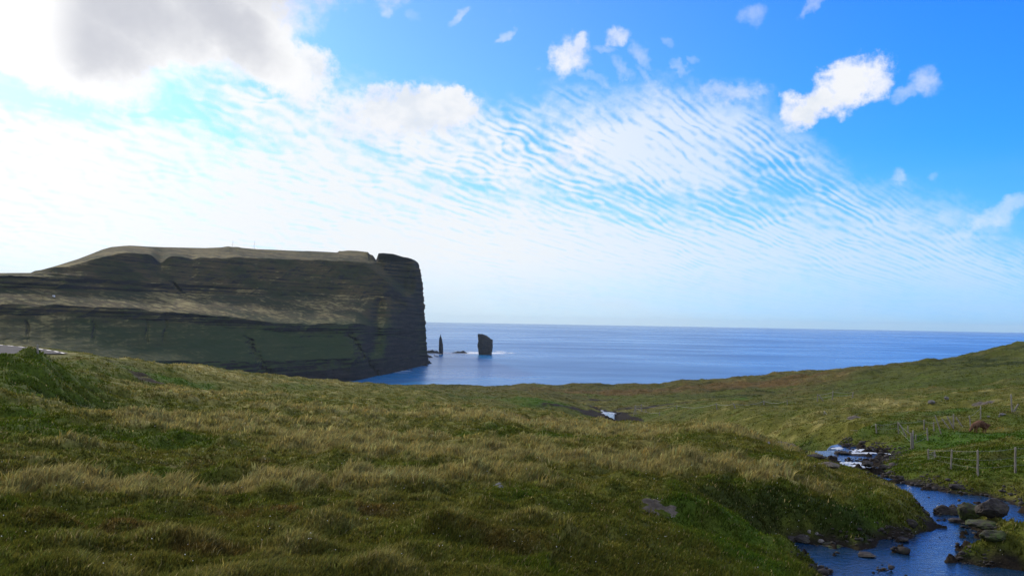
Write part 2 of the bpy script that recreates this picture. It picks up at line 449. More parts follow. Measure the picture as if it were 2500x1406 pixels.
def H(x, y, detail=True):
    shp = np.shape(x); x = np.asarray(x, float).ravel(); y = np.asarray(y, float).ravel()
    z = base_h(x, y)
    d = np.hypot(x, y)
    near = sstep(d, 3, 11); far = sstep(d, 45, 160); far2 = sstep(d, 95, 210)
    b1 = fbm(x / 6.5, y / 5.0, 2, 5); b2 = np.abs(fbm(x / 2.6, y / 2.2, 2, 21)); b3 = fbm(x / 0.85, y / 0.85, 2, 33)
    amp = near * (1 - 0.5 * far) * (1 - 0.5 * sstep(x, 5, 12) * sstep(d, 48, 60) * (1 - sstep(d, 120, 140)))
    hum = b1 * 0.32 + (b2 - 0.22) * 0.72 + b3 * 0.07
    z = z + hum * amp
    z = z + far2 * (fbm(x / 34, y / 26, 3, 44) * 1.5 + np.abs(fbm(x / 13, y / 9, 3, 55)) * 1.8 - 0.45) * sstep(900 - d, 300, 600)
    m = (np.abs(x - 30) < 60) & (y > 10) & (y < 160)
    if m.any():
        e, wz = stream(x[m], y[m])
        n1 = fbm(x[m] / 1.3, y[m] / 1.3, 3, 60)
        e = e + n1 * 0.45 + fbm(x[m] / 4, y[m] / 4, 2, 66) * 0.3
        fl = np.interp(e, [-3, -0.6, -0.05, 0.12, 0.45, 0.9, 2.2, 4.5, 9.0, 14.0], [-0.5, -0.28, -0.10, 0.06, 0.32, 0.80, 1.4, 2.7, 6.0, 30.0])
        dm = np.hypot(x[m], y[m])
        bf = 1 - 0.5 * (1 - sstep(dm, 23.0, 24.5)) - 0.55 * sstep(dm, 32, 36) * (1 - sstep(dm, 62, 75))
        fl = np.where((fl > 0) & (e < 6), fl * bf, fl)
        tgt = wz + fl + fbm(x[m] / 0.7, y[m] / 0.7, 3, 71) * 0.13 * sstep(-e, -1.2, 0.3)
        rap = sstep(dm, 39, 42) * (1 - sstep(dm, 56, 60))
        tgt = tgt + rap * sstep(-e, -0.4, 0.2) * (fbm(x[m] / 1.5, y[m] / 0.9, 4, 73, 0.6) * 1.0 + 0.13)
        tgt = tgt + sstep(dm, 85, 95) * sstep(-e, -0.4, 0.1) * (fbm(x[m] / 1.6, y[m] / 3.0, 3, 79) * 0.9 + 0.1)
        tgt = tgt + (1 - rap) * sstep(-e, -0.2, 0.3) * np.clip(fbm(x[m] / 1.1, y[m] / 0.8, 4, 77, 0.6) * 1.6 - 0.25, 0, 0.5)
        zz = z[m]
        k = 0.22
        h = np.clip(0.5 + 0.5 * (tgt - zz) / k, 0, 1)
        z[m] = tgt * (1 - h) + zz * h - k * h * (1 - h)
    # broad undulation of the hillside across the stream
    hs = sstep(np.arctan2(x, y), 0.17, 0.30) * sstep(d, 52, 80)
    z = z + hs * (fbm(x / 17.0, y / 9.0, 3, 301) * 1.3 + fbm(x / 6, y / 3.5, 2, 305) * 0.3) * (1 - 0.4 * far2)
    # level bed of the road behind the left mound
    return (z - road_cut(x, y, z)).reshape(shp)


ROAD = []           # centre line (x, y), z = ROAD_Z
ROAD_Z = -3.62
for px, py in [(-420, 806), (-250, 824), (-120, 838), (-20, 848), (35, 856), (66, 864)]:
    # far edge seen at (0,840),(40,848),(72,856); the centre line lies 3.2 m nearer
    ROAD.append(wpt(px, py, ROAD_Z))
ROAD += [(-29.0, 56.0), (-25.5, 50.0)]


def seg_dist(x, y, P):
    best = np.full(len(x), 1e9)
    for p, q in zip(P[:-1], P[1:]):
        vx, vy = q[0] - p[0], q[1] - p[1]
        t = np.clip(((x - p[0]) * vx + (y - p[1]) * vy) / (vx * vx + vy * vy), 0, 1)
        best = np.minimum(best, np.hypot(x - p[0] - t * vx, y - p[1] - t * vy))
    return best


ROADP = ROAD[:6]


def road_cut(x, y, z):
    m = (x < 0) & (y > 45) & (y < 400)
    o = np.zeros(len(x))
    if m.any():
        dd = seg_dist(x[m], y[m], ROADP)
        w = 1 - sstep(dd, 4.6, 11.0)
        o[m] = (z[m] - (ROAD_Z - 0.10)) * w
    return o


def ground_hit(px, py, dmin=6.0, dmax=420.0):
    """where a sight line first meets the land: world x, y, zrel"""
    ds = np.exp(np.linspace(math.log(dmin), math.log(dmax), 700))
    X, Y, Z = pt(px, py, ds)
    g = H(X, Y)
    i = int(np.argmax(g > Z)) if (g > Z).any() else len(ds) - 1
    if i == 0: return float(X[0]), float(Y[0]), float(g[0])
    a, b = Z[i - 1] - g[i - 1], g[i] - Z[i]
    t = a / (a + b + 1e-9)
    x = X[i - 1] * (1 - t) + X[i] * t; y = Y[i - 1] * (1 - t) + Y[i] * t
    return float(x), float(y), float(H(np.array([x]), np.array([y]))[0])


# ------------------------------------------------------------------ object helpers
def tag(o, label=None, cat=None, group=None, kind=None):
    if label: o['label'] = label
    if cat: o['category'] = cat
    if group: o['group'] = group
    if kind: o['kind'] = kind
    return o


def obj(name, verts, faces, mat, parent=None, smooth_=True, loc=None):
    me = bpy.data.meshes.new(name)
    verts = np.asarray(verts, np.float32)
    if isinstance(faces, np.ndarray):
        nf, k = faces.shape
        me.vertices.add(len(verts)); me.vertices.foreach_set('co', verts.ravel())
        me.loops.add(nf * k); me.loops.foreach_set('vertex_index', faces.astype(np.int32).ravel())
        me.polygons.add(nf); me.polygons.foreach_set('loop_start', np.arange(0, nf * k, k, dtype=np.int32))
        me.update(calc_edges=True)
    else:
        me.from_pydata([tuple(map(float, v)) for v in verts], [], faces); me.update()
    if smooth_: me.polygons.foreach_set('use_smooth', np.ones(len(me.polygons), bool))
    me.materials.append(mat)
    o = bpy.data.objects.new(name, me); COL.objects.link(o)
    if parent: o.parent = parent
    if loc is not None: o.location = loc
    return o


def empty(name, loc):
    o = bpy.data.objects.new(name, None); COL.objects.link(o); o.location = loc
    o.empty_display_size = 0.2
    return o


def set_col(o, col):
    a = o.data.color_attributes.new('Col', 'FLOAT_COLOR', 'POINT')
    c4 = np.ones((len(col), 4), np.float32); c4[:, :3] = col
    a.data.foreach_set('color', c4.ravel())


def grid_faces(r, c, wrap=False):
    i, j = np.meshgrid(np.arange(r - 1), np.arange(c if wrap else c - 1), indexing='ij')
    j2 = (j + 1) % c
    return np.stack([i * c + j, i * c + j2, (i + 1) * c + j2, (i + 1) * c + j], -1).reshape(-1, 4)


def new_mat(name):
    m = bpy.data.materials.new(name); m.use_nodes = True
    m.node_tree.nodes.clear(); E.nt = m.node_tree
    o = m.node_tree.nodes.new('ShaderNodeOutputMaterial')
    return m, m.node_tree, o


def geo():
    n = E.nt.nodes.new('ShaderNodeNewGeometry'); return n


def principled(nt, out, rough=0.9, spec=0.2, col=None, bump=None, bstr=0.3, bdist=0.05):
    p = nt.nodes.new('ShaderNodeBsdfPrincipled')
    p.inputs['Roughness'].default_value = rough
    p.inputs['Specular IOR Level'].default_value = spec
    if col is not None:
        if isinstance(col, tuple): p.inputs['Base Color'].default_value = (*col, 1)
        else: nt.links.new(col, p.inputs['Base Color'])
    if bump is not None:
        b = nt.nodes.new('ShaderNodeBump'); b.inputs['Strength'].default_value = bstr; b.inputs['Distance'].default_value = bdist
        nt.links.new(bump.s, b.inputs['Height']); nt.links.new(b.outputs[0], p.inputs['Normal'])
    nt.links.new(p.outputs[0], out.inputs['Surface'])
    return p


# ------------------------------------------------------------------ colour of the turf, as a field over the land
PAL = dict(green=(0.062, 0.092, 0.009), lush=(0.052, 0.102, 0.009), olive=(0.112, 0.116, 0.020), straw=(0.315, 0.275, 0.098),
           brown=(0.115, 0.070, 0.024), peat=(0.020, 0.016, 0.012), far=(0.088, 0.078, 0.026), dark=(0.025, 0.037, 0.008))
PAINT = [   # kind, x, y, rx, ry, strength (seen place and size)
    ('straw', 150, 1185, 380, 26, .9), ('straw', 480, 1195, 260, 22, .9), ('straw', 800, 1185, 300, 18, .7), ('straw', 1080, 1145, 330, 16, .5),
    ('straw', 480, 1045, 330, 16, .55), ('straw', 760, 1080, 330, 22, .6), ('straw', 1100, 1095, 300, 22, .6), ('straw', 1620, 1140, 320, 26, .8), ('straw', 600, 1020, 500, 14, .5), ('straw', 1000, 1060, 500, 16, .6), ('straw', 1350, 1120, 400, 18, .5), ('straw', 300, 940, 250, 9, .4), ('straw', 900, 1000, 400, 12, .5), ('straw', 1300, 1180, 300, 12, .35), ('straw', 1900, 1160, 260, 16, .6),
    ('straw', 520, 903, 330, 10, .8), ('straw', 860, 938, 260, 9, .6), ('straw', 1250, 1020, 360, 14, .9), ('straw', 1500, 1045, 420, 16, .95), ('straw', 1750, 1045, 260, 14, .9),
    ('straw', 1100, 985, 250, 10, .4), ('straw', 2350, 975, 300, 14, .25), ('straw', 2130, 1180, 130, 14, .45), ('straw', 120, 985, 260, 10, .4), ('straw', 640, 960, 240, 9, .4),
    ('straw', 1560, 1000, 120, 5, .3), ('straw', 1930, 1045, 80, 8, .6), ('straw', 2250, 940, 250, 8, .35),
    ('green', 90, 905, 190, 40, .6), ('lush', 430, 930, 150, 10, .8), ('lush', 730, 945, 130, 9, .6),
    ('lush', 1340, 982, 150, 9, .9), ('lush', 1810, 972, 60, 7, .75), ('green', 1100, 962, 130, 7, .6), ('green', 250, 1075, 300, 22, .7), ('green', 1250, 1060, 330, 12, .5),
    ('green', 2400, 895, 220, 26, .9), ('green', 2250, 915, 200, 10, .6), ('green', 2150, 950, 200, 8, .5), ('brown', 1500, 955, 350, 12, .6), ('brown', 1900, 935, 200, 12, .5), ('lush', 1450, 962, 90, 4, .4),
    ('lush', 2390, 1070, 200, 16, .85), ('green', 2350, 1110, 250, 30, .7), ('lush', 1750, 1245, 260, 40, .55), ('green', 2080, 1225, 250, 30, .6), ('lush', 2050, 1290, 200, 30, .5),
    ('lush', 2300, 1010, 160, 10, .45), ('green', 2150, 1040, 150, 18, .5), ('lush', 1100, 1310, 260, 40, .35), ('lush', 1850, 1370, 200, 40, .5), ('lush', 2380, 1395, 150, 14, .5),
    ('brown', 280, 1290, 230, 22, .6), ('brown', 520, 1340, 230, 28, .55), ('brown', 620, 1250, 200, 18, .5), ('brown', 1180, 1290, 180, 20, .6), ('brown', 900, 1235, 180, 14, .5),
    ('brown', 60, 1140, 200, 14, .4), ('brown', 480, 1130, 200, 12, .45), ('brown', 1450, 1240, 120, 12, .4), ('brown', 330, 910, 60, 8, .5), ('brown', 1320, 1026, 140, 5, .7), ('brown', 1560, 1100, 200, 10, .3),
    ('peat', 1400, 1001, 90, 5, .9), ('peat', 1590, 990, 80, 3.5, .9), ('peat', 1440, 1006, 70, 6, .8), ('peat', 1950, 1095, 60, 14, .35), ('peat', 2110, 1135, 80, 25, .3), ('peat', 320, 914, 40, 6, .7), ('peat', 1650, 985, 40, 3, .5),
    ('dark', 1900, 1230, 200, 22, .5), ('dark', 2000, 1270, 260, 30, .6), ('dark', 450, 1125, 260, 12, .4), ('dark', 60, 1150, 160, 18, .5), ('dark', 1010, 1135, 200, 12, .4), ('dark', 200, 1000, 200, 12, .4), ('dark', 400, 1000, 160, 12, .4)]
_paint = []
for k, px, py, rx, ry, s in PAINT:
    gx, gy, gz = ground_hit(px, py)
    gd = math.hypot(gx, gy)
    _paint.append((k, math.atan2(gx, gy), math.log(gd), rx / F, ry / max(20.0, py - yh(px)), s))


def turf(x, y, z=None):
    """albedo (n,3), straw amount and bareness"""
    d = np.maximum(np.hypot(x, y), 1.0); az = np.arctan2(x, y); ld = np.log(d)
    wz_ = fbm(az * 26, ld * 9, 3, 101); wx_ = fbm(az * 26 + 7, ld * 9 - 3, 3, 111)
    aw, lw = az + wx_ * 0.055, ld + wz_ * 0.085
    n_s = fbm(x / 9.0, y / 7.0, 4, 81, 0.6); n_g = fbm(x / 5.5, y / 5.5, 4, 91, 0.6); n_b = fbm(x / 3.5, y / 3.5, 3, 95, 0.6)
    n_f = fbm(x / 1.1, y / 1.1, 3, 97)
    hum = fbm(x / 6.5, y / 5.0, 2, 5); hum2 = np.abs(fbm(x / 2.6, y / 2.2, 2, 21))
    S = 0.16 + n_s * 0.55 + hum * 0.5 + (hum2 - 0.2) * 0.7
    A = {k: np.zeros(len(x)) for k in ('straw', 'green', 'lush', 'brown', 'peat', 'dark')}
    A['green'] += 0.25 + n_g * 0.9 - hum * 0.4; A['brown'] += np.clip(n_b * 1.3 - 0.18, 0, 1) * 0.7
    A['lush'] += np.clip(fbm(x / 8, y / 8, 3, 120, 0.6) * 1.4 - 0.28, 0, 1); A['dark'] += np.clip(0.36 - hum2 * 2.2 - n_g * 0.3 - hum * 0.6, 0, 1) * 1.2  # dark also paints the shade of the hollows between hummocks
    tot = np.zeros(len(x))
    for k, ca, cl, ra, rl, s in _paint:
        q = ((aw - ca) / ra) ** 2 + ((lw - cl) / rl) ** 2
        g = np.exp(-q * 1.1) * s
        A[k] += g * 1.25
        if k in ('green', 'lush', 'peat', 'dark'): S = S - g * 0.9
        if k == 'brown': S = S - g * 0.35
        if k == 'straw': A['dark'] -= g * 0.6; A['green'] -= g * 0.5; A['lush'] -= g * 0.4
    S = S + A['straw'] * 0.8
    far = sstep(d, 70, 170)
    fb = fbm(x / 42.0, y / 15.0, 4, 131, 0.6)
    S = S * (1 - 0.55 * far) + far * (fb * 0.9 - 0.05)
    A['dark'] += far * np.clip(-fb * 2.0 - 0.1, 0, 1) + far * np.clip(fbm(x / 20, y / 7, 3, 134) * 1.6 - 0.15, 0, 1)
    A['green'] += far * np.clip(fbm(x / 55, y / 30, 3, 137) * 2 - 0.1, 0, 1)
    st = sstep(S + n_f * 0.35, 0.22, 1.05)
    col = np.outer(np.ones(len(x)), PAL['olive'])
    col = col * (1 - far[:, None] * 0.8) + np.array(PAL['far']) * far[:, None] * 0.8

    def mx(c, k, w):
        w = np.clip(w, 0, 1)[:, None]
        return c * (1 - w) + np.array(PAL[k]) * w
    col = mx(col, 'green', sstep(A['green'] + n_f * 0.25, 0.1, 0.9) * (1 - 0.45 * far))
    col = mx(col, 'brown', sstep(A['brown'] + n_f * 0.15, 0.1, 0.9) * 0.85)
    col = mx(col, 'lush', sstep(A['lush'] + n_f * 0.15, 0.15, 0.9))
    col = mx(col, 'dark', sstep(A['dark'] + n_f * 0.2, 0.15, 0.95) * 0.8)
    col = mx(col, 'straw', st * 0.85)
    bare = sstep(A['peat'] + n_f * 0.25, 0.30, 0.75)
    m = (np.abs(x - 30) < 60) & (y > 10) & (y < 160)
    if m.any():
        e, wz = stream(x[m], y[m])
        e = e + fbm(x[m] / 1.3, y[m] / 1.3, 3, 60) * 0.45 + fbm(x[m] / 4, y[m] / 4, 2, 66) * 0.3
        nb = 1 - sstep(e + fbm(x[m] / 0.9, y[m] / 0.9, 3, 63) * 0.5, 0.12, 0.55)
        if z is not None: nb = np.maximum(nb, (z[m] < wz + 0.05) * 1.0)
        bare[m] = np.maximum(bare[m], nb)
    col = mx(col, 'peat', bare)
    col = col * (1 + n_f * 0.35)[:, None]
    return np.clip(col, 0.004, 0.6), st, bare


# ------------------------------------------------------------------ ground
m_ground, nt, o_ = new_mat('turf_soil')
at = nt.nodes.new('ShaderNodeAttribute'); at.attribute_name = 'Col'
g = geo()
n1 = noise(g.outputs['Position'], 9.0, 4, 0.65); n2 = noise(g.outputs['Position'], 2.2, 3, 0.6)
cc = addc(at.outputs['Color'], mixc((0.55, 0.55, 0.55), (1.45, 1.42, 1.35), smooth(n1 * 0.6 + n2 * 0.4, 0.3, 0.7)), 1.0, 'MULTIPLY')
principled(nt, o_, 0.95, 0.1, cc, n1, 0.9, 0.10)

OY = -6.0
az_main = np.radians(np.arange(-43, 43.001, 0.09))
az_side = np.radians(np.concatenate([np.arange(-180, -90, 6), np.arange(-90, -43, 1.5)]))
az_all = np.concatenate([az_side, az_main, -az_side[::-1][:-1]])
rr = [0.8]
while rr[-1] < 1000: rr.append(rr[-1] * (1.03 if rr[-1] < 14 else 1.0062 if rr[-1] < 330 else 1.03))
rr = np.array(rr)
R, A_ = np.meshgrid(rr, az_all, indexing='ij')
GX, GY = np.sin(A_) * R, np.cos(A_) * R + OY
GZ = H(GX, GY)
verts = np.stack([GX.ravel(), GY.ravel(), GZ.ravel() + EYE], 1)
fc_ = grid_faces(len(rr), len(az_all), wrap=True)[:, ::-1]
vc = np.array([[0, OY, EYE + float(H(np.array([0.0]), np.array([OY]))[0])]])
verts = np.concatenate([verts, vc])
ground = obj('ground', verts, fc_, m_ground)
tag(ground, kind='structure')
gcol, _, _ = turf(verts[:, 0], verts[:, 1], verts[:, 2] - EYE)
set_col(ground, gcol)
cap = [len(verts) - 1]
bm = bmesh.new(); bm.from_mesh(ground.data); bm.verts.ensure_lookup_table()
nA = len(az_all)
for j in range(nA):
    bm.faces.new((bm.verts[j], bm.verts[len(verts) - 1], bm.verts[(j + 1) % nA])).smooth = True
bm.normal_update(); bm.to_mesh(ground.data); bm.free()

# ------------------------------------------------------------------ grass
m_grass, nt, o_ = new_mat('grass_blades')
at = nt.nodes.new('ShaderNodeAttribute'); at.attribute_name = 'Col'
df = nt.nodes.new('ShaderNodeBsdfDiffuse'); tr = nt.nodes.new('ShaderNodeBsdfTranslucent')
nt.links.new(at.outputs['Color'], df.inputs[0]); nt.links.new(at.outputs['Color'], tr.inputs[0])
ms = nt.nodes.new('ShaderNodeMixShader'); ms.inputs[0].default_value = 0.42
nt.links.new(df.outputs[0], ms.inputs[1]); nt.links.new(tr.outputs[0], ms.inputs[2])
nt.links.new(ms.outputs[0], o_.inputs['Surface'])


def build_grass(n_tuft, per):
    u = RNG.random(n_tuft)
    k = n_tuft // 2
    d = np.empty(n_tuft)
    d[:k] = 1 / (1 / 10.5 + (1 / 230 - 1 / 10.5) * u[:k])                # even in the picture
    d[k:] = np.exp(math.log(14) + (math.log(260) - math.log(14)) * u[k:] ** 0.85)
    az = np.radians(RNG.uniform(-36, 36, n_tuft))
    x, y = np.sin(az) * d, np.cos(az) * d
    col, st, bare = turf(x, y, H(x, y))
    road = seg_dist(x, y, ROADP)
    keep = (RNG.random(n_tuft) > bare * 1.15) & (road > 4.2)
    for (sx, sy, sr) in SLABS: keep &= np.hypot(x - sx, y - sy) > sr
    x, y, d, col, st = x[keep], y[keep], d[keep], col[keep], st[keep]
    n = len(x)
    tl = np.exp(RNG.normal(0, 0.22, n)) * (0.062 + 0.18 * st + 0.05 * np.clip(fbm(x / 2, y / 2, 2, 140) + .3, 0, 1))
    tl *= 1 - 0.5 * sstep(d, 35, 90)
    N = n * per
    rep = np.repeat(np.arange(n), per)
    rad = (0.05 + 0.0035 * d)[rep] * np.sqrt(RNG.random(N))
    th = RNG.uniform(0, 2 * math.pi, N)
    bx, by = x[rep] + rad * np.cos(th), y[rep] + rad * np.sin(th)
    bz = H(bx, by)
    L = tl[rep] * RNG.uniform(0.6, 1.2, N)
    w = np.maximum(0.0035, d[rep] * 0.00062) * RNG.uniform(0.7, 1.3, N)
    lean = np.stack([np.cos(th) * 0.35 + RNG.normal(0, .28, N) + 0.30, np.sin(th) * 0.35 + RNG.normal(0, .28, N) - 0.05], 1)
    face = RNG.uniform(0, 2 * math.pi, N)
    sx, sy = np.cos(face) * w, np.sin(face) * w
    V = np.empty((N, 5, 3), np.float32)
    V[:, 0] = np.stack([bx - sx, by - sy, bz - 0.02], 1); V[:, 1] = np.stack([bx + sx, by + sy, bz - 0.02], 1)
    mx_, my_, mz_ = bx + lean[:, 0] * L * 0.35, by + lean[:, 1] * L * 0.35, bz + L * 0.62
    V[:, 2] = np.stack([mx_ + sx * .7, my_ + sy * .7, mz_], 1); V[:, 3] = np.stack([mx_ - sx * .7, my_ - sy * .7, mz_], 1)
    V[:, 4] = np.stack([bx + lean[:, 0] * L, by + lean[:, 1] * L, bz + L], 1)
    V[:, :, 2] += EYE
    b = np.arange(N)[:, None] * 5
    T = np.concatenate([b + np.array([[0, 1, 2]]), b + np.array([[0, 2, 3]]), b + np.array([[3, 2, 4]])])
    calm = (1 - 0.7 * sstep(d, 35, 90))
    var = (np.exp(RNG.normal(0, 0.20, n) * calm)[rep] * np.exp(RNG.normal(0, 0.18, N) * calm[rep]))[:, None]
    hue = RNG.normal(0, 0.10, (n, 1))[rep]
    C = col[rep] * var * (1 + hue * np.array([[1.0, 0.1, -0.6]]))
    dry = (RNG.random(N) < (0.04 + 0.10 * st[rep]) * calm[rep])[:, None]
    C = np.where(dry, np.array([[0.28, 0.235, 0.10]]) * var, C)
    C = np.clip(C, 0.004, 0.7).astype(np.float32)
    g = obj('grass', V.reshape(-1, 3), T, m_grass, smooth_=False)
    set_col(g, np.repeat(C, 5, axis=0))
    tag(g, 'long green and straw coloured moor grass over the whole near slope', 'grass', kind='stuff')
    return g


# ------------------------------------------------------------------ rock material
def rock_mat(name, c1, c2, c3, scale=3.0, bd=0.05, lichen=0.5):
    m, nt, o = new_mat(name)
    tcn = nt.nodes.new('ShaderNodeTexCoord')
    p = tcn.outputs['Object']
    a = noise(p, scale, 5, 0.65); b = noise(p, scale * 4.3, 4, 0.7); w = noise(p, scale * 0.6, 2, 0.5)
    col = mixc(c1, c2, smooth(a, 0.35, 0.65))
    col = mixc(col, c3, smooth(b * 0.6 + w * 0.4, 0.52, 0.62) * lichen)
    principled(nt, o, 0.85, 0.3, col, a * 0.6 + b * 0.4, 0.9, bd)
    return m


m_rock = rock_mat('stream_rock', (0.022, 0.019, 0.018), (0.060, 0.052, 0.046), (0.045, 0.052, 0.02), 3.0, 0.06)
m_rock_pale = rock_mat('pale_rock', (0.12, 0.11, 0.105), (0.24, 0.225, 0.21), (0.30, 0.30, 0.27), 5.0, 0.04)
m_slab = rock_mat('slab_rock', (0.080, 0.066, 0.050), (0.19, 0.16, 0.125), (0.07, 0.08, 0.035), 2.5, 0.08, 0.8)
m_moss = rock_mat('mossy_rock', (0.035, 0.032, 0.025), (0.06, 0.075, 0.02), (0.05, 0.085, 0.015), 3.0, 0.06, 0.9)


def boulder(name, x, y, z, sx, sy, sz, rot, mat, seed, label, cat='boulder', group=None):
    bm = bmesh.new(); bmesh.ops.create_icosphere(bm, subdivisions=5, radius=1)
    rs = np.random.default_rng(seed)
    co = np.array([v.co[:] for v in bm.verts])
    planes = rs.normal(size=(16, 3)); planes /= np.linalg.norm(planes, axis=1)[:, None]
    offs = rs.uniform(0.58, 0.92, 16)
    for nrm, of in zip(planes, offs):
        dd = co @ nrm - of
        co = co - np.outer(np.clip(dd, 0, None) * 0.9, nrm)
    nn = fbm(co[:, 0] * 1.6 + seed, co[:, 1] * 1.6 + co[:, 2] * 1.2, 4, seed % 50)
    n3 = fbm(co[:, 0] * 5 + seed + co[:, 2] * 2, co[:, 1] * 5 - co[:, 2] * 4, 4, seed % 31)
    crk = np.abs(fbm(co[:, 0] * 2.2 - co[:, 2], co[:, 1] * 2.2 + co[:, 2] * 2, 2, seed % 23))
    co = co * (1 + nn * 0.20 + n3 * 0.10 - 0.10 * np.exp(-(crk / 0.035) ** 2))[:, None]
    co = co * np.array([sx, sy, sz])
    c, s = math.cos(rot), math.sin(rot)
    co = np.stack([co[:, 0] * c - co[:, 1] * s, co[:, 0] * s + co[:, 1] * c, co[:, 2]], 1)
    for v, p in zip(bm.verts, co): v.co = p
    me = bpy.data.meshes.new(name); bm.to_mesh(me); bm.free()
    me.polygons.foreach_set('use_smooth', np.ones(len(me.polygons), bool)); me.materials.append(mat)
    o = bpy.data.objects.new(name, me); COL.objects.link(o); o.location = (x, y, z + EYE)
    return tag(o, label, cat, group)


SLABS = []
# name, x, y (seen centre of the foot), width px, height px, depth factor, material, label, sink
BOULDERS = [
    ('boulder', 2320, 1262, 66, 36, 0.8, m_rock, 'long low dark boulder at the left end of the row in the stream', .3),
    ('boulder', 2377, 1270, 50, 42, 0.9, m_moss, 'brown mossy boulder in the middle of the row in the stream', .3),
    ('boulder', 2428, 1264, 72, 44, 0.8, m_rock, 'biggest grey rounded boulder at the right end of the row in the stream', .3),
    ('boulder', 2352, 1283, 44, 16, 0.9, m_rock, 'flat dark rock just below the left boulder of the row', .3),
    ('boulder', 2420, 1292, 74, 18, 1.0, m_moss, 'flat green mossy rock in front of the biggest grey boulder', .3),
    ('boulder', 2432, 1324, 52, 28, 0.9, m_moss, 'mossy boulder on the right bank beside the blue pool', .3),
    ('boulder', 2340, 1316, 84, 10, 1.2, m_moss, 'long flat mossy stone lying across the blue pool', .35),
    ('boulder', 2488, 1276, 26, 16, 0.9, m_rock, 'dark rock at the right edge of the upper pool', .3),
    ('boulder', 2282, 1337, 36, 10, 1.0, m_rock, 'flat brown stone at the tip of the grassy islet', .3),
    ('boulder', 2208, 1328, 28, 12, 0.9, m_rock, 'small dark stone under the steep turf bank', .3),
    ('boulder', 2226, 1288, 28, 22, 0.8, m_rock, 'dark stone where the turf bank meets the boulders', .3),
    ('boulder', 1962, 1328, 44, 24, 0.9, m_rock, 'black boulder at the foot of the left bank by the pool', .3),
    ('boulder', 1936, 1322, 30, 16, 0.9, m_rock, 'black rock left of the boulder at the foot of the bank', .3),
    ('boulder', 2005, 1326, 16, 10, 0.9, m_rock_pale, 'small rounded grey stone at the pool edge', .3),
    ('boulder', 2040, 1342, 56, 11, 1.3, m_moss, 'flat weedy rock rising out of the near pool', .35),
    ('boulder', 2106, 1377, 9, 7, 1.0, m_rock, 'single small black stone in the near pool', .3),
    ('boulder', 2060, 1378, 66, 9, 1.5, m_moss, 'low brown weedy rock between the two parts of the near pool', .35),
    ('boulder', 2120, 1370, 40, 6, 1.2, m_rock, 'thin flat stone awash in the near pool', .35),
    ('boulder', 2300, 1215, 34, 6, 1.3, m_rock, 'flat stone awash in the upper pool', .35),
    ('boulder', 2160, 1146, 30, 12, 0.8, m_rock, 'reddish brown rock beside the rapids below the tussocks', .3),
    ('boulder', 2122, 1148, 34, 14, 0.8, m_rock, 'dark jagged rock right of the lower rapids', .3),
    ('boulder', 2060, 1110, 40, 9, 0.8, m_rock, 'dark ledge of rock between the upper and lower rapids', .3),
    ('boulder', 2100, 1120, 44, 8, 0.8, m_rock, 'dark ledge on the right between the two rapids', .3),
    ('boulder', 2030, 1142, 50, 14, 0.7, m_slab, 'purplish grey rock bank left of the lower rapids', .3),
    ('boulder', 1992, 1120, 44, 12, 0.8, m_rock, 'dark peaty rock below the eroded grey bank', .3),
    ('boulder', 2340, 1195, 30, 14, 0.8, m_rock, 'dark rock under the right bank by the upper pool', .3),
    ('boulder', 2200, 1170, 20, 9, 0.8, m_rock, 'small rock at the narrows of the stream', .3),
    ('boulder', 1508, 1010, 20, 4, 0.8, m_rock, 'dark rock by the far glint of the stream', .3),
    ('boulder', 1478, 1018, 20, 3, 0.8, m_rock, 'low rock in front of the far glint of the stream', .3),
    ('boulder', 2276, 987, 16, 12, 0.8, m_rock_pale, 'pale rounded boulder on the far hillside above the fence', .3),
    ('boulder', 2312, 976, 9, 10, 0.8, m_rock_pale, 'small brownish stone right of the pale hillside boulder', .3),
    ('stone', 2414, 1018, 6, 4, 0.9, m_rock_pale, 'small white stone between fence post and grazing sheep slope', .2),
    ('stone', 2449, 1014, 13, 6, 0.8, m_rock_pale, 'flat white stone below the tall fence post on the right', .2),
    ('stone', 2440, 1018, 5, 4, 0.9, m_rock_pale, 'tiny white stone touching the flat white one', .2),
    ('stone', 803, 1383, 8, 6, 1.0, m_rock_pale, 'small white stone in the grass at the bottom centre left', .1),
    ('stone', 1977, 1303, 7, 12, 1.0, m_rock_pale, 'upright pale stone on the gravel under the bank', .1),
    ('stone', 1995, 1306, 8, 8, 1.0, m_rock_pale, 'squat pale stone right of the upright one', .1),
    ('stone', 1878, 1086, 5, 10, 0.9, m_rock_pale, 'white stone left of the eroded grey bank', .1),
    ('stone', 1900, 1084, 5, 8, 0.9, m_rock_pale, 'white stone at the top of the eroded grey bank', .1),
]
for i, (nm, px, py, wpx, hpx, df_, mt, lb, sink) in enumerate(BOULDERS):
    gx, gy, gz = ground_hit(px, py)
    dd = math.hypot(gx, gy)
    sx = wpx / F * dd / 2 * 1.08; sz = hpx / F * dd / 2 * 0.86
    sz = sz / (1 - sink * 0.5)
    sy = max(sz, sx * df_ * 0.8)
    boulder(nm, gx, gy + sy * 0.6, gz + sz * (1 - sink), sx, sy, sz, random.uniform(-.3, .3), mt, 100 + i, lb, 'stone' if nm == 'stone' else 'boulder')

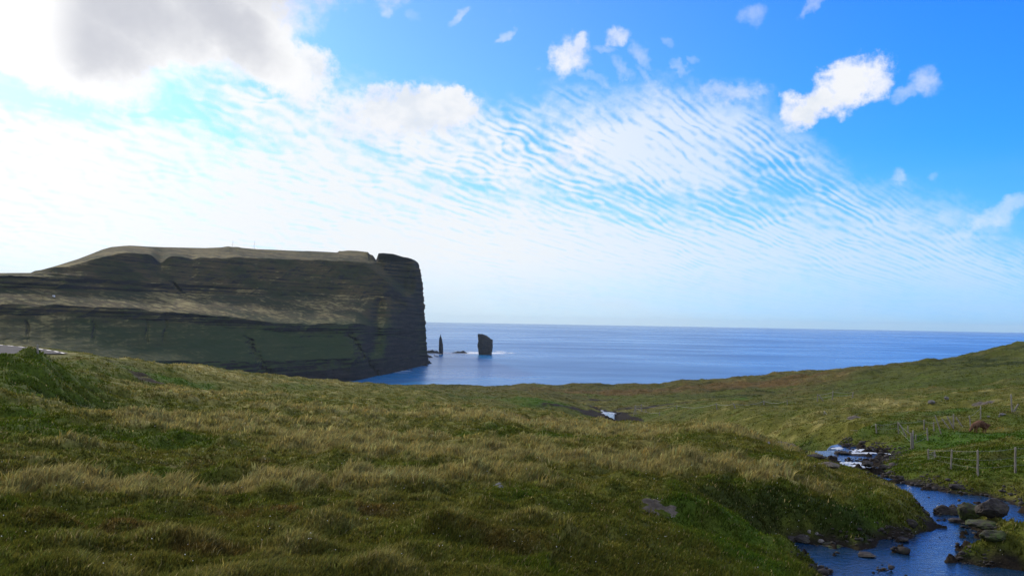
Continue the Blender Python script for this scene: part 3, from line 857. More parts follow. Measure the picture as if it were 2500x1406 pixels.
# rock slabs breaking through the turf
def slab(px, py, wpx, hpx, mat, seed, label, tilt=0.0, rise=0.10):
    gx, gy, gz = ground_hit(px, py)
    dd = math.hypot(gx, gy)
    rx = wpx / F * dd / 2; d1 = math.hypot(*ground_hit(px, py + hpx / 2)[:2]); d2 = math.hypot(*ground_hit(px, py - hpx / 2)[:2])
    ry = max(rx * 0.3, min(abs(d2 - d1) / 2, rx * 0.9))
    n, mth = 22, 72
    V = [[0, 0, 0]]; 
    rs = []
    for i in range(1, n + 1):
        r = i / n
        for j in range(mth):
            t = 2 * math.pi * j / mth
            k = 1 + 0.28 * float(pnoise(math.cos(t) * 1.6 + seed, math.sin(t) * 1.6)) + 0.10 * float(pnoise(math.cos(t) * 6 + seed, math.sin(t) * 6))
            V.append([math.cos(t) * rx * r * k, math.sin(t) * ry * r * k, r])
    V = np.array(V, float); r = V[:, 2].copy()
    X, Y = V[:, 0] + gx, V[:, 1] + gy
    hz = H(X, Y)
    ledge = fbm(X * 2.2, Y * 5.5, 4, seed) * 0.12 + np.round(fbm(X * 0.9, Y * 3.0, 2, seed + 3) * 4) / 4 * 0.10
    V[:, 2] = hz - gz + (rise * 0.45 + ledge * 1.1 - 0.05 * np.exp(-(fbm(X * 1.2, Y * 1.2, 2, seed + 9) / 0.04) ** 2)) * (1 - r ** 3) - 0.10 * r ** 4
    faces = [(0, 1 + j, 1 + (j + 1) % mth) for j in range(mth)]
    for i in range(n - 1):
        for j in range(mth):
            a = 1 + i * mth + j; b = 1 + i * mth + (j + 1) % mth
            faces.append((a, a + mth, b + mth, b))
    o = obj('rock_slab', V, faces, mat, loc=(gx, gy, gz + EYE))
    SLABS.append((gx, gy, min(rx, ry) * 0.8))
    if rx > ry:
        SLABS.append((gx - rx * .45, gy, ry * 0.8)); SLABS.append((gx + rx * .45, gy, ry * 0.8))
    return tag(o, label, 'rock slab')


slab(1612, 1240, 135, 44, m_slab, 5, 'grey layered rock slab flush with the turf, nearest the turf bank')
slab(1212, 1191, 40, 10, m_rock_pale, 9, 'small pale flat slab in the grass at the centre of the slope')
slab(1928, 1088, 70, 30, m_slab, 14, 'eroded purple grey rock face in the bank above the rapids', rise=0.2)
slab(2084, 1020, 40, 8, m_slab, 19, 'thin grey rock outcrop on the hillside under the long sagging wire', rise=0.15)
slab(2400, 985, 60, 10, m_slab, 23, 'reddish grey rock outcrop on the hillside above the grazing sheep', rise=0.12)

import os
N_TUFT = int(os.environ.get('TUFTS', '150000'))
build_grass(N_TUFT, 7)

# ------------------------------------------------------------------ stream water
m_water, nt, o_ = new_mat('stream_water')
g = geo(); p = g.outputs['Position']
mp = nt.nodes.new('ShaderNodeMapping'); mp.inputs['Scale'].default_value = (1.0, 1.6, 1.0); nt.links.new(p, mp.inputs[0])
a = noise(mp.outputs[0], 3.2, 3, 0.55, 0.6); b = noise(mp.outputs[0], 11.0, 3, 0.6, 0.4)
fo = noise(mp.outputs[0], 1.6, 5, 0.7, 0.8)
pr = principled(nt, o_, 0.06, 0.6, (0.006, 0.030, 0.070), a * 0.7 + b * 0.3, 0.65, 0.06)
pr.inputs['IOR'].default_value = 1.33
m_foam_glint, nt, o_ = new_mat('foam_and_glints')
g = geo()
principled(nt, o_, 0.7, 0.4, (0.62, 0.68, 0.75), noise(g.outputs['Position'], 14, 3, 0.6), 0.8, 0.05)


def stream_mesh():
    xs, ys, zs, fs = [], [], [], []
    # a fine sheet that follows the falling water level; the banks rise through it
    gxs = np.arange(6.0, 26.0, 0.10); gys = np.arange(17.0, 56.0, 0.10)
    X, Y = np.meshgrid(gxs, gys)
    e, wz = stream(X.ravel(), Y.ravel())
    # smooth the level where arms meet
    wz = wz.reshape(X.shape)
    for _ in range(12):
        wz[1:-1, 1:-1] = (wz[1:-1, 1:-1] + wz[:-2, 1:-1] + wz[2:, 1:-1] + wz[1:-1, :-2] + wz[1:-1, 2:]) / 5
    ok = (e.reshape(X.shape) < 0.9)
    fa = grid_faces(*X.shape)
    m = ok.ravel()[fa].all(1)
    return np.stack([X.ravel(), Y.ravel(), wz.ravel() + EYE], 1), fa[m]


V, Fc = stream_mesh()
used = np.unique(Fc); remap = -np.ones(len(V), int); remap[used] = np.arange(len(used))
st_ = obj('stream_water', V[used], remap[Fc], m_water); tag(st_, kind='structure')
# the far glint of the same stream
gxs = np.arange(8, 24, 0.25); gys = np.arange(92, 132, 0.25)
X, Y = np.meshgrid(gxs, gys); e, wz = stream(X.ravel(), Y.ravel()); fa = grid_faces(*X.shape)
azw = np.arctan2(X.ravel(), Y.ravel()); m = ((e < 0.8) & (azw > azel(1468, 1008)[0]) & (azw < azel(1502, 1008)[0]))[fa].all(1); used = np.unique(fa[m]); remap = -np.ones(X.size, int); remap[used] = np.arange(len(used))
V = np.stack([X.ravel(), Y.ravel(), wz + EYE], 1)
st2 = obj('stream_water', V[used], remap[fa[m]], m_water); tag(st2, kind='structure')

V, Fc = [], []  # foam flakes, with the bright sky reflection laid on as pale meshes
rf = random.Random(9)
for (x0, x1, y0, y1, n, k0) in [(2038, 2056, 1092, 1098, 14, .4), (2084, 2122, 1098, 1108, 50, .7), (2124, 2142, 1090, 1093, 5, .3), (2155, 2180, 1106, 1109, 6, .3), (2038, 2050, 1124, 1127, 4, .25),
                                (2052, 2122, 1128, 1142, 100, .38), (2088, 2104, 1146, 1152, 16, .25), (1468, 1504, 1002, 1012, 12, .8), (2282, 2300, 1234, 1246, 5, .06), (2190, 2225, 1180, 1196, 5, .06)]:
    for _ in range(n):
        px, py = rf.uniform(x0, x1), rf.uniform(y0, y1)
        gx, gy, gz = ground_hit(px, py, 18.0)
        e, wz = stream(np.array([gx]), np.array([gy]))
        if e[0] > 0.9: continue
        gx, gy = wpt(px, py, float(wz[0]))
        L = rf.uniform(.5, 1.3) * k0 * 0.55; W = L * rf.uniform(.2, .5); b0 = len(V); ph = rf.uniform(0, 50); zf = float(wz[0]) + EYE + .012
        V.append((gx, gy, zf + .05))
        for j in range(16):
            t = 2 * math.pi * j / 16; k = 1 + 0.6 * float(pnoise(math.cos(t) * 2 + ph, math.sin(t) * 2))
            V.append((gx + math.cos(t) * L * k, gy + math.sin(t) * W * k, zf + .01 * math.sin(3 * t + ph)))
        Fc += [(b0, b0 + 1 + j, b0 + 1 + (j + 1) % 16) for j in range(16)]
ww = obj('foam_and_glints', V, Fc, m_foam_glint); tag(ww, 'broken white water and pale flakes for sky reflection on the little rapids in the stream', 'white water', kind='stuff')

# gravel and small stones along the water's edge
V, Fc = [], []
ico = bmesh.new(); bmesh.ops.create_icosphere(ico, subdivisions=1, radius=1)
iv = np.array([v.co[:] for v in ico.verts]); ifc = np.array([[v.index for v in f.verts] for f in ico.faces]); ico.free()
gx = RNG.uniform(5, 27, 60000); gy = RNG.uniform(18, 56, 60000)
e, wz = stream(gx, gy); hh = H(gx, gy)
kp = (hh < wz + 0.38 + RNG.normal(0, .05, len(gx))) & (hh > wz - 0.16) & (fbm(gx / 1.5, gy / 1.5, 2, 210) > -0.12)
gx, gy, hh = gx[kp][:9000], gy[kp][:9000], hh[kp][:9000]
sz = np.exp(RNG.normal(-3.95, 0.55, len(gx))) * (1 + np.hypot(gx, gy) / 60)
sc = np.stack([sz * RNG.uniform(.8, 1.6, len(gx)), sz * RNG.uniform(.8, 1.5, len(gx)), sz * RNG.uniform(.4, .9, len(gx))], 1)
V = iv[None] * (1 + RNG.normal(0, .14, (len(gx), len(iv), 1))) * sc[:, None, :] + np.stack([gx, gy, hh + EYE + sz * .15], 1)[:, None, :]
Fc = (np.arange(len(gx)) * len(iv))[:, None, None] + ifc[None]
gv = obj('gravel', V.reshape(-1, 3), Fc.reshape(-1, 3), m_rock, smooth_=False); tag(gv, 'dark wet gravel and small stones along the stream edges', 'gravel', kind='stuff')

# ------------------------------------------------------------------ road
m_asph, nt, o_ = new_mat('asphalt')
g = geo()
a = noise(g.outputs['Position'], 1.2, 4, 0.6); b = noise(g.outputs['Position'], 60, 2, 0.6)
principled(nt, o_, 0.95, 0.08, mixc((0.055, 0.055, 0.06), (0.09, 0.09, 0.095), smooth(a * 0.6 + b * 0.4, 0.35, 0.65)), b, 0.4, 0.01)
m_paint, nt, o_ = new_mat('road_paint')
g = geo()
principled(nt, o_, 0.6, 0.4, mixc((0.55, 0.55, 0.53), (0.8, 0.8, 0.78), smooth(noise(g.outputs['Position'], 6, 4, .6), .3, .6)))


def resample(P, step=1.0):
    # Catmull-Rom through the points
    P = [np.array(p[:2], float) for p in P]; outp = []
    for i in range(len(P) - 1):
        p0 = P[max(i - 1, 0)]; p1 = P[i]; p2 = P[i + 1]; p3 = P[min(i + 2, len(P) - 1)]
        n = max(2, int(np.linalg.norm(p2 - p1) / step))
        for k in range(n):
            t = k / n
            outp.append(0.5 * ((2 * p1) + (-p0 + p2) * t + (2 * p0 - 5 * p1 + 4 * p2 - p3) * t * t + (-p0 + 3 * p1 - 3 * p2 + p3) * t ** 3))
    outp.append(P[-1])
    return np.array(outp)


RC = resample(ROADP, 0.8)
tang = np.gradient(RC, axis=0); tang /= np.linalg.norm(tang, axis=1)[:, None]
nrm = np.stack([-tang[:, 1], tang[:, 0]], 1)
HWR = 3.3


def ribbon(o1, o2, i0, i1, z):
    L, Rr = RC[i0:i1] + nrm[i0:i1] * o1, RC[i0:i1] + nrm[i0:i1] * o2
    n = len(L)
    V = np.concatenate([np.c_[L, np.full(n, z)], np.c_[Rr, np.full(n, z)]])
    return V, [(k, k + 1, n + k + 1, n + k) for k in range(n - 1)]


V, Fc = ribbon(HWR, -HWR, 0, len(RC), ROAD_Z + EYE)
road = obj('road', V, Fc, m_asph, smooth_=False); tag(road, kind='structure')
VV, FF = [], []
for side in (HWR - 0.28, -HWR + 0.28):
    seg = np.linalg.norm(np.diff(RC, axis=0), axis=1); arc = np.concatenate([[0], np.cumsum(seg)])
    s0 = 1.0
    while s0 < arc[-1] - 2:
        s1 = s0 + 1.7
        t = np.linspace(s0, s1, 4)
        cx_, cy_ = np.interp(t, arc, RC[:, 0]), np.interp(t, arc, RC[:, 1]); nx, ny = np.interp(t, arc, nrm[:, 0]), np.interp(t, arc, nrm[:, 1])
        b0 = len(VV)
        for q in range(4): VV.append((cx_[q] + nx[q] * (side + .09), cy_[q] + ny[q] * (side + .09), ROAD_Z + EYE + .006))
        for q in range(4): VV.append((cx_[q] + nx[q] * (side - .09), cy_[q] + ny[q] * (side - .09), ROAD_Z + EYE + .006))
        FF += [(b0 + q, b0 + q + 1, b0 + 5 + q, b0 + 4 + q) for q in range(3)]
        s0 += 3.2
mk = obj('road_marking', VV, FF, m_paint, smooth_=False); tag(mk, kind='structure')

# ------------------------------------------------------------------ sea
m_sea, nt, o_ = new_mat('sea_water')
g = geo(); p = g.outputs['Position']
mp = nt.nodes.new('ShaderNodeMapping'); mp.inputs['Scale'].default_value = (0.55, 1.0, 1.0); mp.inputs['Rotation'].default_value = (0, 0, 0.35); nt.links.new(p, mp.inputs[0])
q = mp.outputs[0]
swell = noise(q, 1 / 38.0, 3, 0.55); chop = noise(q, 1 / 7.0, 3, 0.6); slick = noise(q, 1 / 420.0, 4, 0.6)
slick2 = noise(q, 1 / 1900.0, 3, 0.55)
b1 = nt.nodes.new('ShaderNodeBump'); b1.inputs['Strength'].default_value = 1.0; b1.inputs['Distance'].default_value = 1.0
nt.links.new((swell * 3.2 + chop * 0.9).s, b1.inputs['Height'])
sepn = slick * 0.55 + slick2 * 0.45
deep = mixc((0.000, 0.090, 0.25), (0.000, 0.175, 0.43), smooth(sepn, 0.36, 0.62))
pr = nt.nodes.new('ShaderNodeBsdfPrincipled')
nt.links.new(deep, pr.inputs['Base Color']); nt.links.new(b1.outputs[0], pr.inputs['Normal'])
nt.links.new(smooth(sepn, 0.35, 0.65, 0.34, 0.22).s, pr.inputs['Roughness'])
pr.inputs['IOR'].default_value = 1.27
nt.links.new(pr.outputs[0], o_.inputs['Surface'])
SR = 44000.0
rs_ = np.concatenate([[300], np.geomspace(500, SR, 60)])
aa = np.linspace(0, 2 * math.pi, 180, endpoint=False)
R, A_ = np.meshgrid(rs_, aa, indexing='ij')
V = np.stack([np.cos(A_).ravel() * R.ravel(), np.sin(A_).ravel() * R.ravel(), np.zeros(R.size)], 1)
sea = obj('sea', V, grid_faces(len(rs_), len(aa), True), m_sea); tag(sea, kind='structure')

# ------------------------------------------------------------------ headland
HX = np.array([-260, 0, 150, 300, 450, 600, 750, 870, 950, 1000, 1030, 1045], float)


def P2Z0(px, py):  # distance on the sea
    d = ray(px, py); return float(EYE / -d[2] * math.hypot(d[0], d[1]))


D0 = np.array([1000, 1000, 1050, 1120, 1200, 1300, 1430, 1545, 1740, 1920, 2061, 2150], float)
R0y = np.array([yh(x) + EYE * F / (d * 1.0) for x, d in zip(HX, D0)])
rows = [  # (seen y per column, distance)
    ('shore', R0y, D0),
    ('cliff', [876, 876, 878, 881, 882, 882, 877, 874, 873, 871, 869, 867], D0 + np.array([60, 60, 55, 50, 45, 35, 30, 25, 20, 15, 12, 10])),
    ('slope', [839, 839, 840, 842, 848, 854, 859, 862, 862, 862, 860, 858], D0 + np.array([130, 130, 125, 115, 105, 85, 60, 42, 30, 22, 17, 13])),
    ('ledge', [768, 768, 770, 777, 786, 802, 813, 813, 817, 824, 829, 833], D0 + np.array([225, 225, 225, 210, 200, 170, 135, 112, 80, 50, 36, 28])),
    ('cliff', [742, 742, 745, 752, 762, 780, 791, 791, 798, 806, 812, 818], D0 + np.array([240, 240, 240, 224, 214, 183, 148, 124, 90, 58, 44, 34])),
    ('shelf', [702, 702, 705, 709, 716, 718, 724, 727, 731, 745, 755, 760], D0 + np.array([325, 325, 335, 380, 450, 450, 420, 360, 230, 125, 82, 58])),
    ('cliff', [672, 672, 678, 682, 693, 704, 716, 720, 725, 738, 748, 752], D0 + np.array([343, 343, 355, 398, 470, 470, 440, 378, 242, 134, 90, 64])),
    ('scarp', [668.5, 668.5, 652, 615, 627, 630, 635, 640, 645, 655, 665, 675], D0 + np.array([375, 375, 400, 490, 560, 575, 555, 490, 330, 190, 125, 88])),
    ('top', None, D0 + np.array([470, 470, 520, 690, 780, 820, 800, 720, 350, 205, 140, 98])),
]
TOPX = [-260, 0, 75, 85, 100, 130, 190, 225, 250, 272, 300, 316, 330, 360, 400, 450, 500, 540, 552, 558, 566, 580, 590, 600, 630, 665, 700, 740, 750, 800, 820, 824, 828, 836, 850, 870, 885, 898, 903, 910, 915, 918, 920, 924, 935, 960, 985, 995, 1005, 1013, 1020, 1027]
TOPY = [660, 666.5, 666, 661, 659, 651, 632.5, 619, 609, 603, 600.5, 599.5, 600, 602, 603.5, 604.5, 605.5, 604, 602, 601.5, 603, 603, 605, 606, 608.5, 609.5, 611.5, 613, 612.8, 615, 616.5, 616, 612.8, 613, 611.5, 612.3, 614, 615.5, 621, 623, 630, 635, 630, 618.6, 617.8, 620, 627.5, 629, 632, 635.5, 641, 652]
EDGEY = np.array([600, 640, 650, 660, 675, 690, 720, 745, 780, 810, 850, 870, 892, 1000.]); EDGEX = np.array([1016, 1020, 1026.5, 1028.5, 1029.5, 1033, 1035.5, 1037, 1037.5, 1040, 1042, 1045, 1048, 1050.])


def fix_x(X, yy):
    xr = np.interp(yy, EDGEY, EDGEX)
    return np.where(X < 900, X, 900 + (X - 900) * (xr - 900) / (1045 - 900))


def gsm(a, s):
    if s <= 0: return a
    k = np.exp(-0.5 * (np.arange(-3 * s, 3 * s + 1) / s) ** 2); k /= k.sum()
    p = np.pad(a, 3 * s, mode='edge'); return np.convolve(p, k, 'valid')


XC = np.concatenate([np.arange(-260, 800, 2.4), np.arange(800, 1045.01, 1.0)])
sm = 8
cur = []
for nm, ys, ds in rows:
    dcol = gsm(np.interp(XC, HX, ds), sm)
    if nm == 'shore':
        X = XC * 1.0
        ycol = np.array([yh(x) for x in X]) + EYE * F / dcol
    elif nm == 'top':
        Xf = fix_x(XC, 645.0)
        ycol = np.interp(Xf, TOPX, TOPY)
    else:
        ycol = gsm(np.interp(XC, HX, ys), sm)
    Xf = fix_x(XC, 645.0) if nm == 'top' else fix_x(XC, ycol)
    cur.append([Xf, ycol, dcol, nm])
# wandering terrace edges; hill flank on the left: nothing above the shelf left of x=75
for c_ in cur[1:-1]:
    c_[1] = c_[1] + fbm(XC / 60, XC * 0 + c_[1].mean(), 4, 9) * 5.0 * np.clip((1040 - XC) / 100, 0.2, 1)
cur[7][1] = np.maximum(cur[7][1], cur[8][1] + 1.0 + 6 * sstep(XC, 240, 330))
cur[6][1] = np.maximum(cur[6][1], cur[7][1] + 1.0)
# the V shaped hollow in the upper scarp
cur[7][1] += 16 * np.exp(-((XC - 392) / 16) ** 2) + 5 * np.exp(-((XC - 470) / 12) ** 2)
# recess behind the diagonal edge: cliff bay right of (870,620)-(985,720)
Zr, Xr, Yr, Kr = [], [], [], []
seg_n = [26, 26, 40, 14, 40, 12, 44, 26]
SX, SY, SD, SK = [], [], [], []
for k in range(len(cur) - 1):
    a, b = cur[k], cur[k + 1]
    for i in range(seg_n[k] + (1 if k == len(cur) - 2 else 0)):
        t = i / seg_n[k]
        SX.append(a[0] * (1 - t) + b[0] * t); SY.append(a[1] * (1 - t) + b[1] * t); SD.append(a[2] * (1 - t) + b[2] * t)
        SK.append({'cliff': 1.0, 'slope': 0.0, 'ledge': 0.1, 'shelf': 0.0, 'scarp': 0.35, 'top': 0.0}[b[3]])
SX, SY, SD = map(np.array, (SX, SY, SD)); SK = np.array(SK)[:, None] * np.ones((1, len(XC)))
edge_j = fbm(SY / 7.0, SY * 0 + 1.7, 4, 190) * 4.5 + fbm(SY / 2.2, SY * 0 + 4.7, 2, 192) * 1.2
SX = SX + edge_j * sstep(SX, 1008, 1036) * sstep(SY, 632, 660) * (1 - sstep(SY, 872, 884))
diag = 868 + (SY - 616) * 1.13                            # x of the grassy slope's right edge
behind = sstep(SX - diag, -8, 24) * sstep(SY, 612, 640) * (1 - sstep(SY, 700, 735))
SD = SD + behind * 75 * (1 - sstep(SX, 985, 1026))
bay2 = np.exp(-((SX - (925 + (SY - 735) * -0.1)) / 16) ** 2) * sstep(SY, 718, 750) * (1 - sstep(SY, 850, 880))
SD = SD + bay2 * 40
wob = fbm(SY / 11, SX * 0 + 3.3, 3, 170)
gul = np.exp(-((SX - (600 + (SY - 820) * 0.55 + 7 * wob)) / (5 + 0.12 * (SY - 815))) ** 2) * sstep(SY, 815, 835)
gul += np.exp(-((SX - (868 + (SY - 840) * 0.7 + 7 * wob)) / 9) ** 2) * sstep(SY, 800, 830)
gul += np.exp(-((SX - (420 + (SY - 690) * 1.0)) / 5) ** 2) * sstep(SY, 684, 694) * (1 - sstep(SY, 722, 734)) * 1.2
for gx_, s_ in ((67, .1), (230, -.05), (358, 0.0), (404, -.15)):
    gul += np.exp(-((SX - (gx_ + (SY - 800) * s_ + 2 * np.sin(SY / 6))) / 4.0) ** 2) * sstep(SY, 772, 790) * (1 - sstep(SY, 832, 842)) * 0.45
gul = gul * (0.6 + 1.2 * np.clip(fbm(SX / 9, SY / 14, 3, 171) + .4, 0, 1))
SD = SD + gul * 13
rockm = np.clip(SK * 0.9 + behind + bay2 * 0.6 + sstep(SX, 985, 1015) * 0.8, 0, 1)
PXw, PYw, PZw = pt(SX, SY, SD)
sarc = PXw / 60.0
zz = PZw + EYE
# bedding: ledges that follow level beds; buttresses and gullies across them
bed = fbm(sarc * 0.35, zz / 9.0, 3, 150) * 9 + fbm(sarc * 0.8, zz / 3.4, 3, 155) * 4.5
but = np.abs(fbm(sarc * 1.1, zz / 120.0, 4, 160)) * 26 - 6
ero = fbm(sarc * 1.5, zz / 30, 4, 165) * 10
fadeS = sstep(zz, 0, 12)
dD = (bed * (0.13 + 0.8 * rockm) + but * (0.25 + 0.75 * rockm) + ero * 0.6) * (0.25 + 0.75 * fadeS)
topfade = np.ones_like(SD)
topfade[-26:] = np.linspace(1, 0, 26)[:, None]
edgef = 1 - 0.6 * sstep(SX, 1015, 1040)
SD = SD + dD * topfade * edgef
zlow = zz < 2
PXw, PYw, _ = pt(SX, SY, SD)
_, _, Z2 = pt(SX, SY, SD)
Zw = np.where(np.arange(len(SY))[:, None] == 0, PZw, Z2)
# shingle toe below the water
P = np.stack([PXw, PYw, Zw + EYE], -1)
toe = P[0:1].copy(); toe[..., 2] = -6
back1 = P[-1:].copy(); sc = (np.hypot(back1[..., 0], back1[..., 1]) + 260) / np.hypot(back1[..., 0], back1[..., 1])
back1[..., 0] *= sc; back1[..., 1] *= sc; back1[..., 2] -= 22
back2 = P[-1:].copy(); sc = (np.hypot(back2[..., 0], back2[..., 1]) + 900) / np.hypot(back2[..., 0], back2[..., 1])
back2[..., 0] *= sc; back2[..., 1] *= sc; back2[..., 2] -= 90
back3 = back2.copy(); back3[..., 0] *= 1.06; back3[..., 1] *= 1.06; back3[..., 2] = -8
G_ = np.concatenate([toe, P, back1, back2, back3])
# the seaward wall: carry the last column away from the viewer
last = G_[:, -1:, :]
walls = []
for i, s_ in enumerate((1.004, 1.012, 1.03, 1.07, 1.15, 1.30)):
    w_ = last.copy(); w_[..., 0] = w_[..., 0] * s_ - (8 + 40 * i * i * 0.5); w_[..., 1] *= s_
    w_[..., 2] = np.where(last[..., 2] > 0, last[..., 2] * (1 - 0.03 * i), last[..., 2])
    walls.append(w_)
G_ = np.concatenate([G_] + walls, axis=1)

m_head, nt, o_ = new_mat('headland_turf_and_basalt')
g = geo()
sepn_ = nt.nodes.new('ShaderNodeSeparateXYZ'); nt.links.new(g.outputs['True Normal'], sepn_.inputs[0])
sepp = nt.nodes.new('ShaderNodeSeparateXYZ'); nt.links.new(g.outputs['Position'], sepp.inputs[0])
nz = E(sepn_.outputs[2])
hx, hy, hz_ = E(sepp.outputs[0]), E(sepp.outputs[1]), E(sepp.outputs[2])
bedv = vec(hx * 0.012, hy * 0.012, hz_ * 0.16)
n_bed = noise(bedv, 1.0, 5, 0.6, 0.3)
n_big = noise(vec(hx, hy, hz_ * 2.0), 1 / 110.0, 5, 0.6); n_sm = noise(vec(hx, hy, hz_ * 1.5), 1 / 14.0, 5, 0.65)
grassc = mixc((0.020, 0.026, 0.010), (0.066, 0.049, 0.022), smooth(n_big * 0.6 + n_bed * 0.4, 0.38, 0.60))
grassc = mixc(grassc, (0.030, 0.045, 0.012), smooth(n_sm, 0.5, 0.7) * 0.6)
sunlit_straw = smooth(n_sm * 0.5 + n_big * 0.5, 0.46, 0.62) * smooth(nz, 0.84, 0.95)
grassc = mixc(grassc, (0.30, 0.25, 0.10), sunlit_straw * (smooth(hx, -1000.0, -560.0) * 0.65 + 0.15) * smooth(hz_, 260.0, 215.0, 0.45, 1.0))  # straw grass; its pale colour also paints sunlit shelf patches, dimmer to the left
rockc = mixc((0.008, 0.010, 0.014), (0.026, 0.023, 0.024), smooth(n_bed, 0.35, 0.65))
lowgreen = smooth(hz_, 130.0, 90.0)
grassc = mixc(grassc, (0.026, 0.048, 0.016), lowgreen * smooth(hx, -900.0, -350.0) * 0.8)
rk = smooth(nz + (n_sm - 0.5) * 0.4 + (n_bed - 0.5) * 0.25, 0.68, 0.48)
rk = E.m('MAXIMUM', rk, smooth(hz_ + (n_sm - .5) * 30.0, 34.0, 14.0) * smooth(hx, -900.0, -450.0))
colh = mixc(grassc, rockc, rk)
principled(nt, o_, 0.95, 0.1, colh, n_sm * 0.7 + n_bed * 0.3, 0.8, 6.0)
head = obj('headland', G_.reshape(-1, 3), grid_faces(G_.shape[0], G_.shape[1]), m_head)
tag(head, kind='structure')

# ------------------------------------------------------------------ sea stacks and skerries
m_stack, nt, o_ = new_mat('stack_basalt')
g = geo()
sepp = nt.nodes.new('ShaderNodeSeparateXYZ'); nt.links.new(g.outputs['Position'], sepp.inputs[0])
hx, hy, hz_ = (E(sepp.outputs[i]) for i in range(3))
nb = noise(vec(hx * 0.03, hy * 0.03, hz_ * 0.25), 1, 4, .6); ns = noise(g.outputs['Position'], 0.18, 5, 0.65)
principled(nt, o_, 0.9, 0.2, mixc((0.024, 0.026, 0.032), (0.06, 0.055, 0.056), smooth(nb * .5 + ns * .5, .38, .62)), ns, 0.9, 2.0)


def stack(name, outline, dist, depthf, seed, label, cat, jag=1.0):
    """outline: [(y, xleft, xright)] from the waterline up"""
    ys = np.array([o[0] for o in outline]); xl = np.array([o[1] for o in outline]); xr = np.array([o[2] for o in outline])
    n = 60; t = np.linspace(0, 1, n); yy = np.interp(t, np.linspace(0, 1, len(ys)), ys)
    order = np.argsort(ys); L = np.interp(yy, ys[order], xl[order]); Rr = np.interp(yy, ys[order], xr[order])
    rings = []; mth = 56
    th = np.linspace(0, 2 * math.pi, mth, endpoint=False)
    cx0, cy0, _ = pt((L[0] + Rr[0]) / 2, yy[0], dist)
    for i in range(n):
        x0, y0, z0 = pt(L[i], yy[i], dist); x1, y1, z1 = pt(Rr[i], yy[i], dist)
        mx_, my_, mz_ = (x0 + x1) / 2, (y0 + y1) / 2, (z0 + z1) / 2
        hw = math.hypot(x1 - x0, y1 - y0) / 2
        hd = max(hw, 4.0 * min(1, hw)) * depthf
        ce = np.sign(np.cos(th)) * np.abs(np.cos(th)) ** 0.75; se = np.sign(np.sin(th)) * np.abs(np.sin(th)) ** 0.75
        k = 1 + jag * (fbm(np.cos(th) * 1.5 + seed, np.sin(th) * 1.5 + (mz_) / 22.0, 4, seed) * 0.22 + fbm(th * 0 + seed, th * 0 + mz_ / 5.0, 2, seed + 2) * 0.06)
        rings.append(np.stack([mx_ + ce * hw * k, my_ + se * hd * k, np.full(mth, mz_ + EYE) + fbm(np.cos(th) * 2, np.sin(th) * 2 + seed, 3, seed) * 2.5 * t[i]], 1))
    base = rings[0].copy(); base[:, 2] = -5
    V = np.concatenate([base] + rings); V[:, 0] -= cx0; V[:, 1] -= cy0
    fa = [tuple(f) for f in grid_faces(n + 1, mth, True)]
    V = np.concatenate([V, [V[-mth:].mean(0) + np.array([0, 0, .3])]])
    fa += [(n * mth + j, n * mth + (j + 1) % mth, len(V) - 1) for j in range(mth)]
    o = obj(name, V, fa, m_stack, loc=(cx0, cy0, 0))
    return tag(o, label, cat)


SD_ = 2776.0
stack('sea_stack', [(866, 1169, 1201), (858, 1168, 1201.5), (845, 1166.5, 1202.5), (836, 1167, 1203), (828.5, 1167.2, 1202.5), (827, 1167, 1197.5), (824, 1167, 1195.5), (821.5, 1166.8, 1191), (819, 1166.8, 1188), (817.2, 1166.8, 1182), (816.2, 1166.9, 1180.5), (815.4, 1167.5, 1177)], SD_, 0.55, 3, 'broad blocky dark sea stack with a slanting notched top', 'sea stack', 0.75)
stack('sea_stack', [(866, 1072, 1081.5), (850, 1071.6, 1081.8), (840, 1071.7, 1081.2), (832, 1071.9, 1079.6), (826, 1072.4, 1078.6), (822.5, 1073.8, 1077.3), (820, 1075, 1076.7), (816.5, 1075.3, 1076.1)], SD_, 0.8, 8, 'slender pointed dark sea stack nearest the headland', 'sea stack', 0.5)


def skerry(x0, x1, ybase, ytop, seed, label, dist=None):
    d = P2Z0((x0 + x1) / 2, ybase) if dist is None else dist
    a = pt(x0, ybase, d); b = pt(x1, ybase, d); cx_, cy_ = (a[0] + b[0]) / 2, (a[1] + b[1]) / 2
    hw = math.hypot(b[0] - a[0], b[1] - a[1]) / 2; hgt = (ybase - ytop) / F * d
    n, mth = 16, 60; V = []; 
    for i in range(n + 1):
        r = i / n
        for j in range(mth):
            t = 2 * math.pi * j / mth
            k = 1 + 0.2 * float(pnoise(math.cos(t) * 2 + seed, math.sin(t) * 2))
            x, y = math.cos(t) * hw * r * k, math.sin(t) * hw * 0.4 * r * k
            z = hgt * (1 - r ** 2.2) * (0.75 + 0.5 * float(pnoise(x / hw * 2 + seed, y / hw * 2))) + 0.6 * float(pnoise(x / 5, y / 5, seed)) - 1.5 * r ** 2
            V.append((x, y, z))
    fa = [tuple(f) for f in grid_faces(n + 1, mth, True)]
    o = obj('skerry', V, fa, m_stack, loc=(cx_, cy_, 0))
    return tag(o, label, 'skerry')


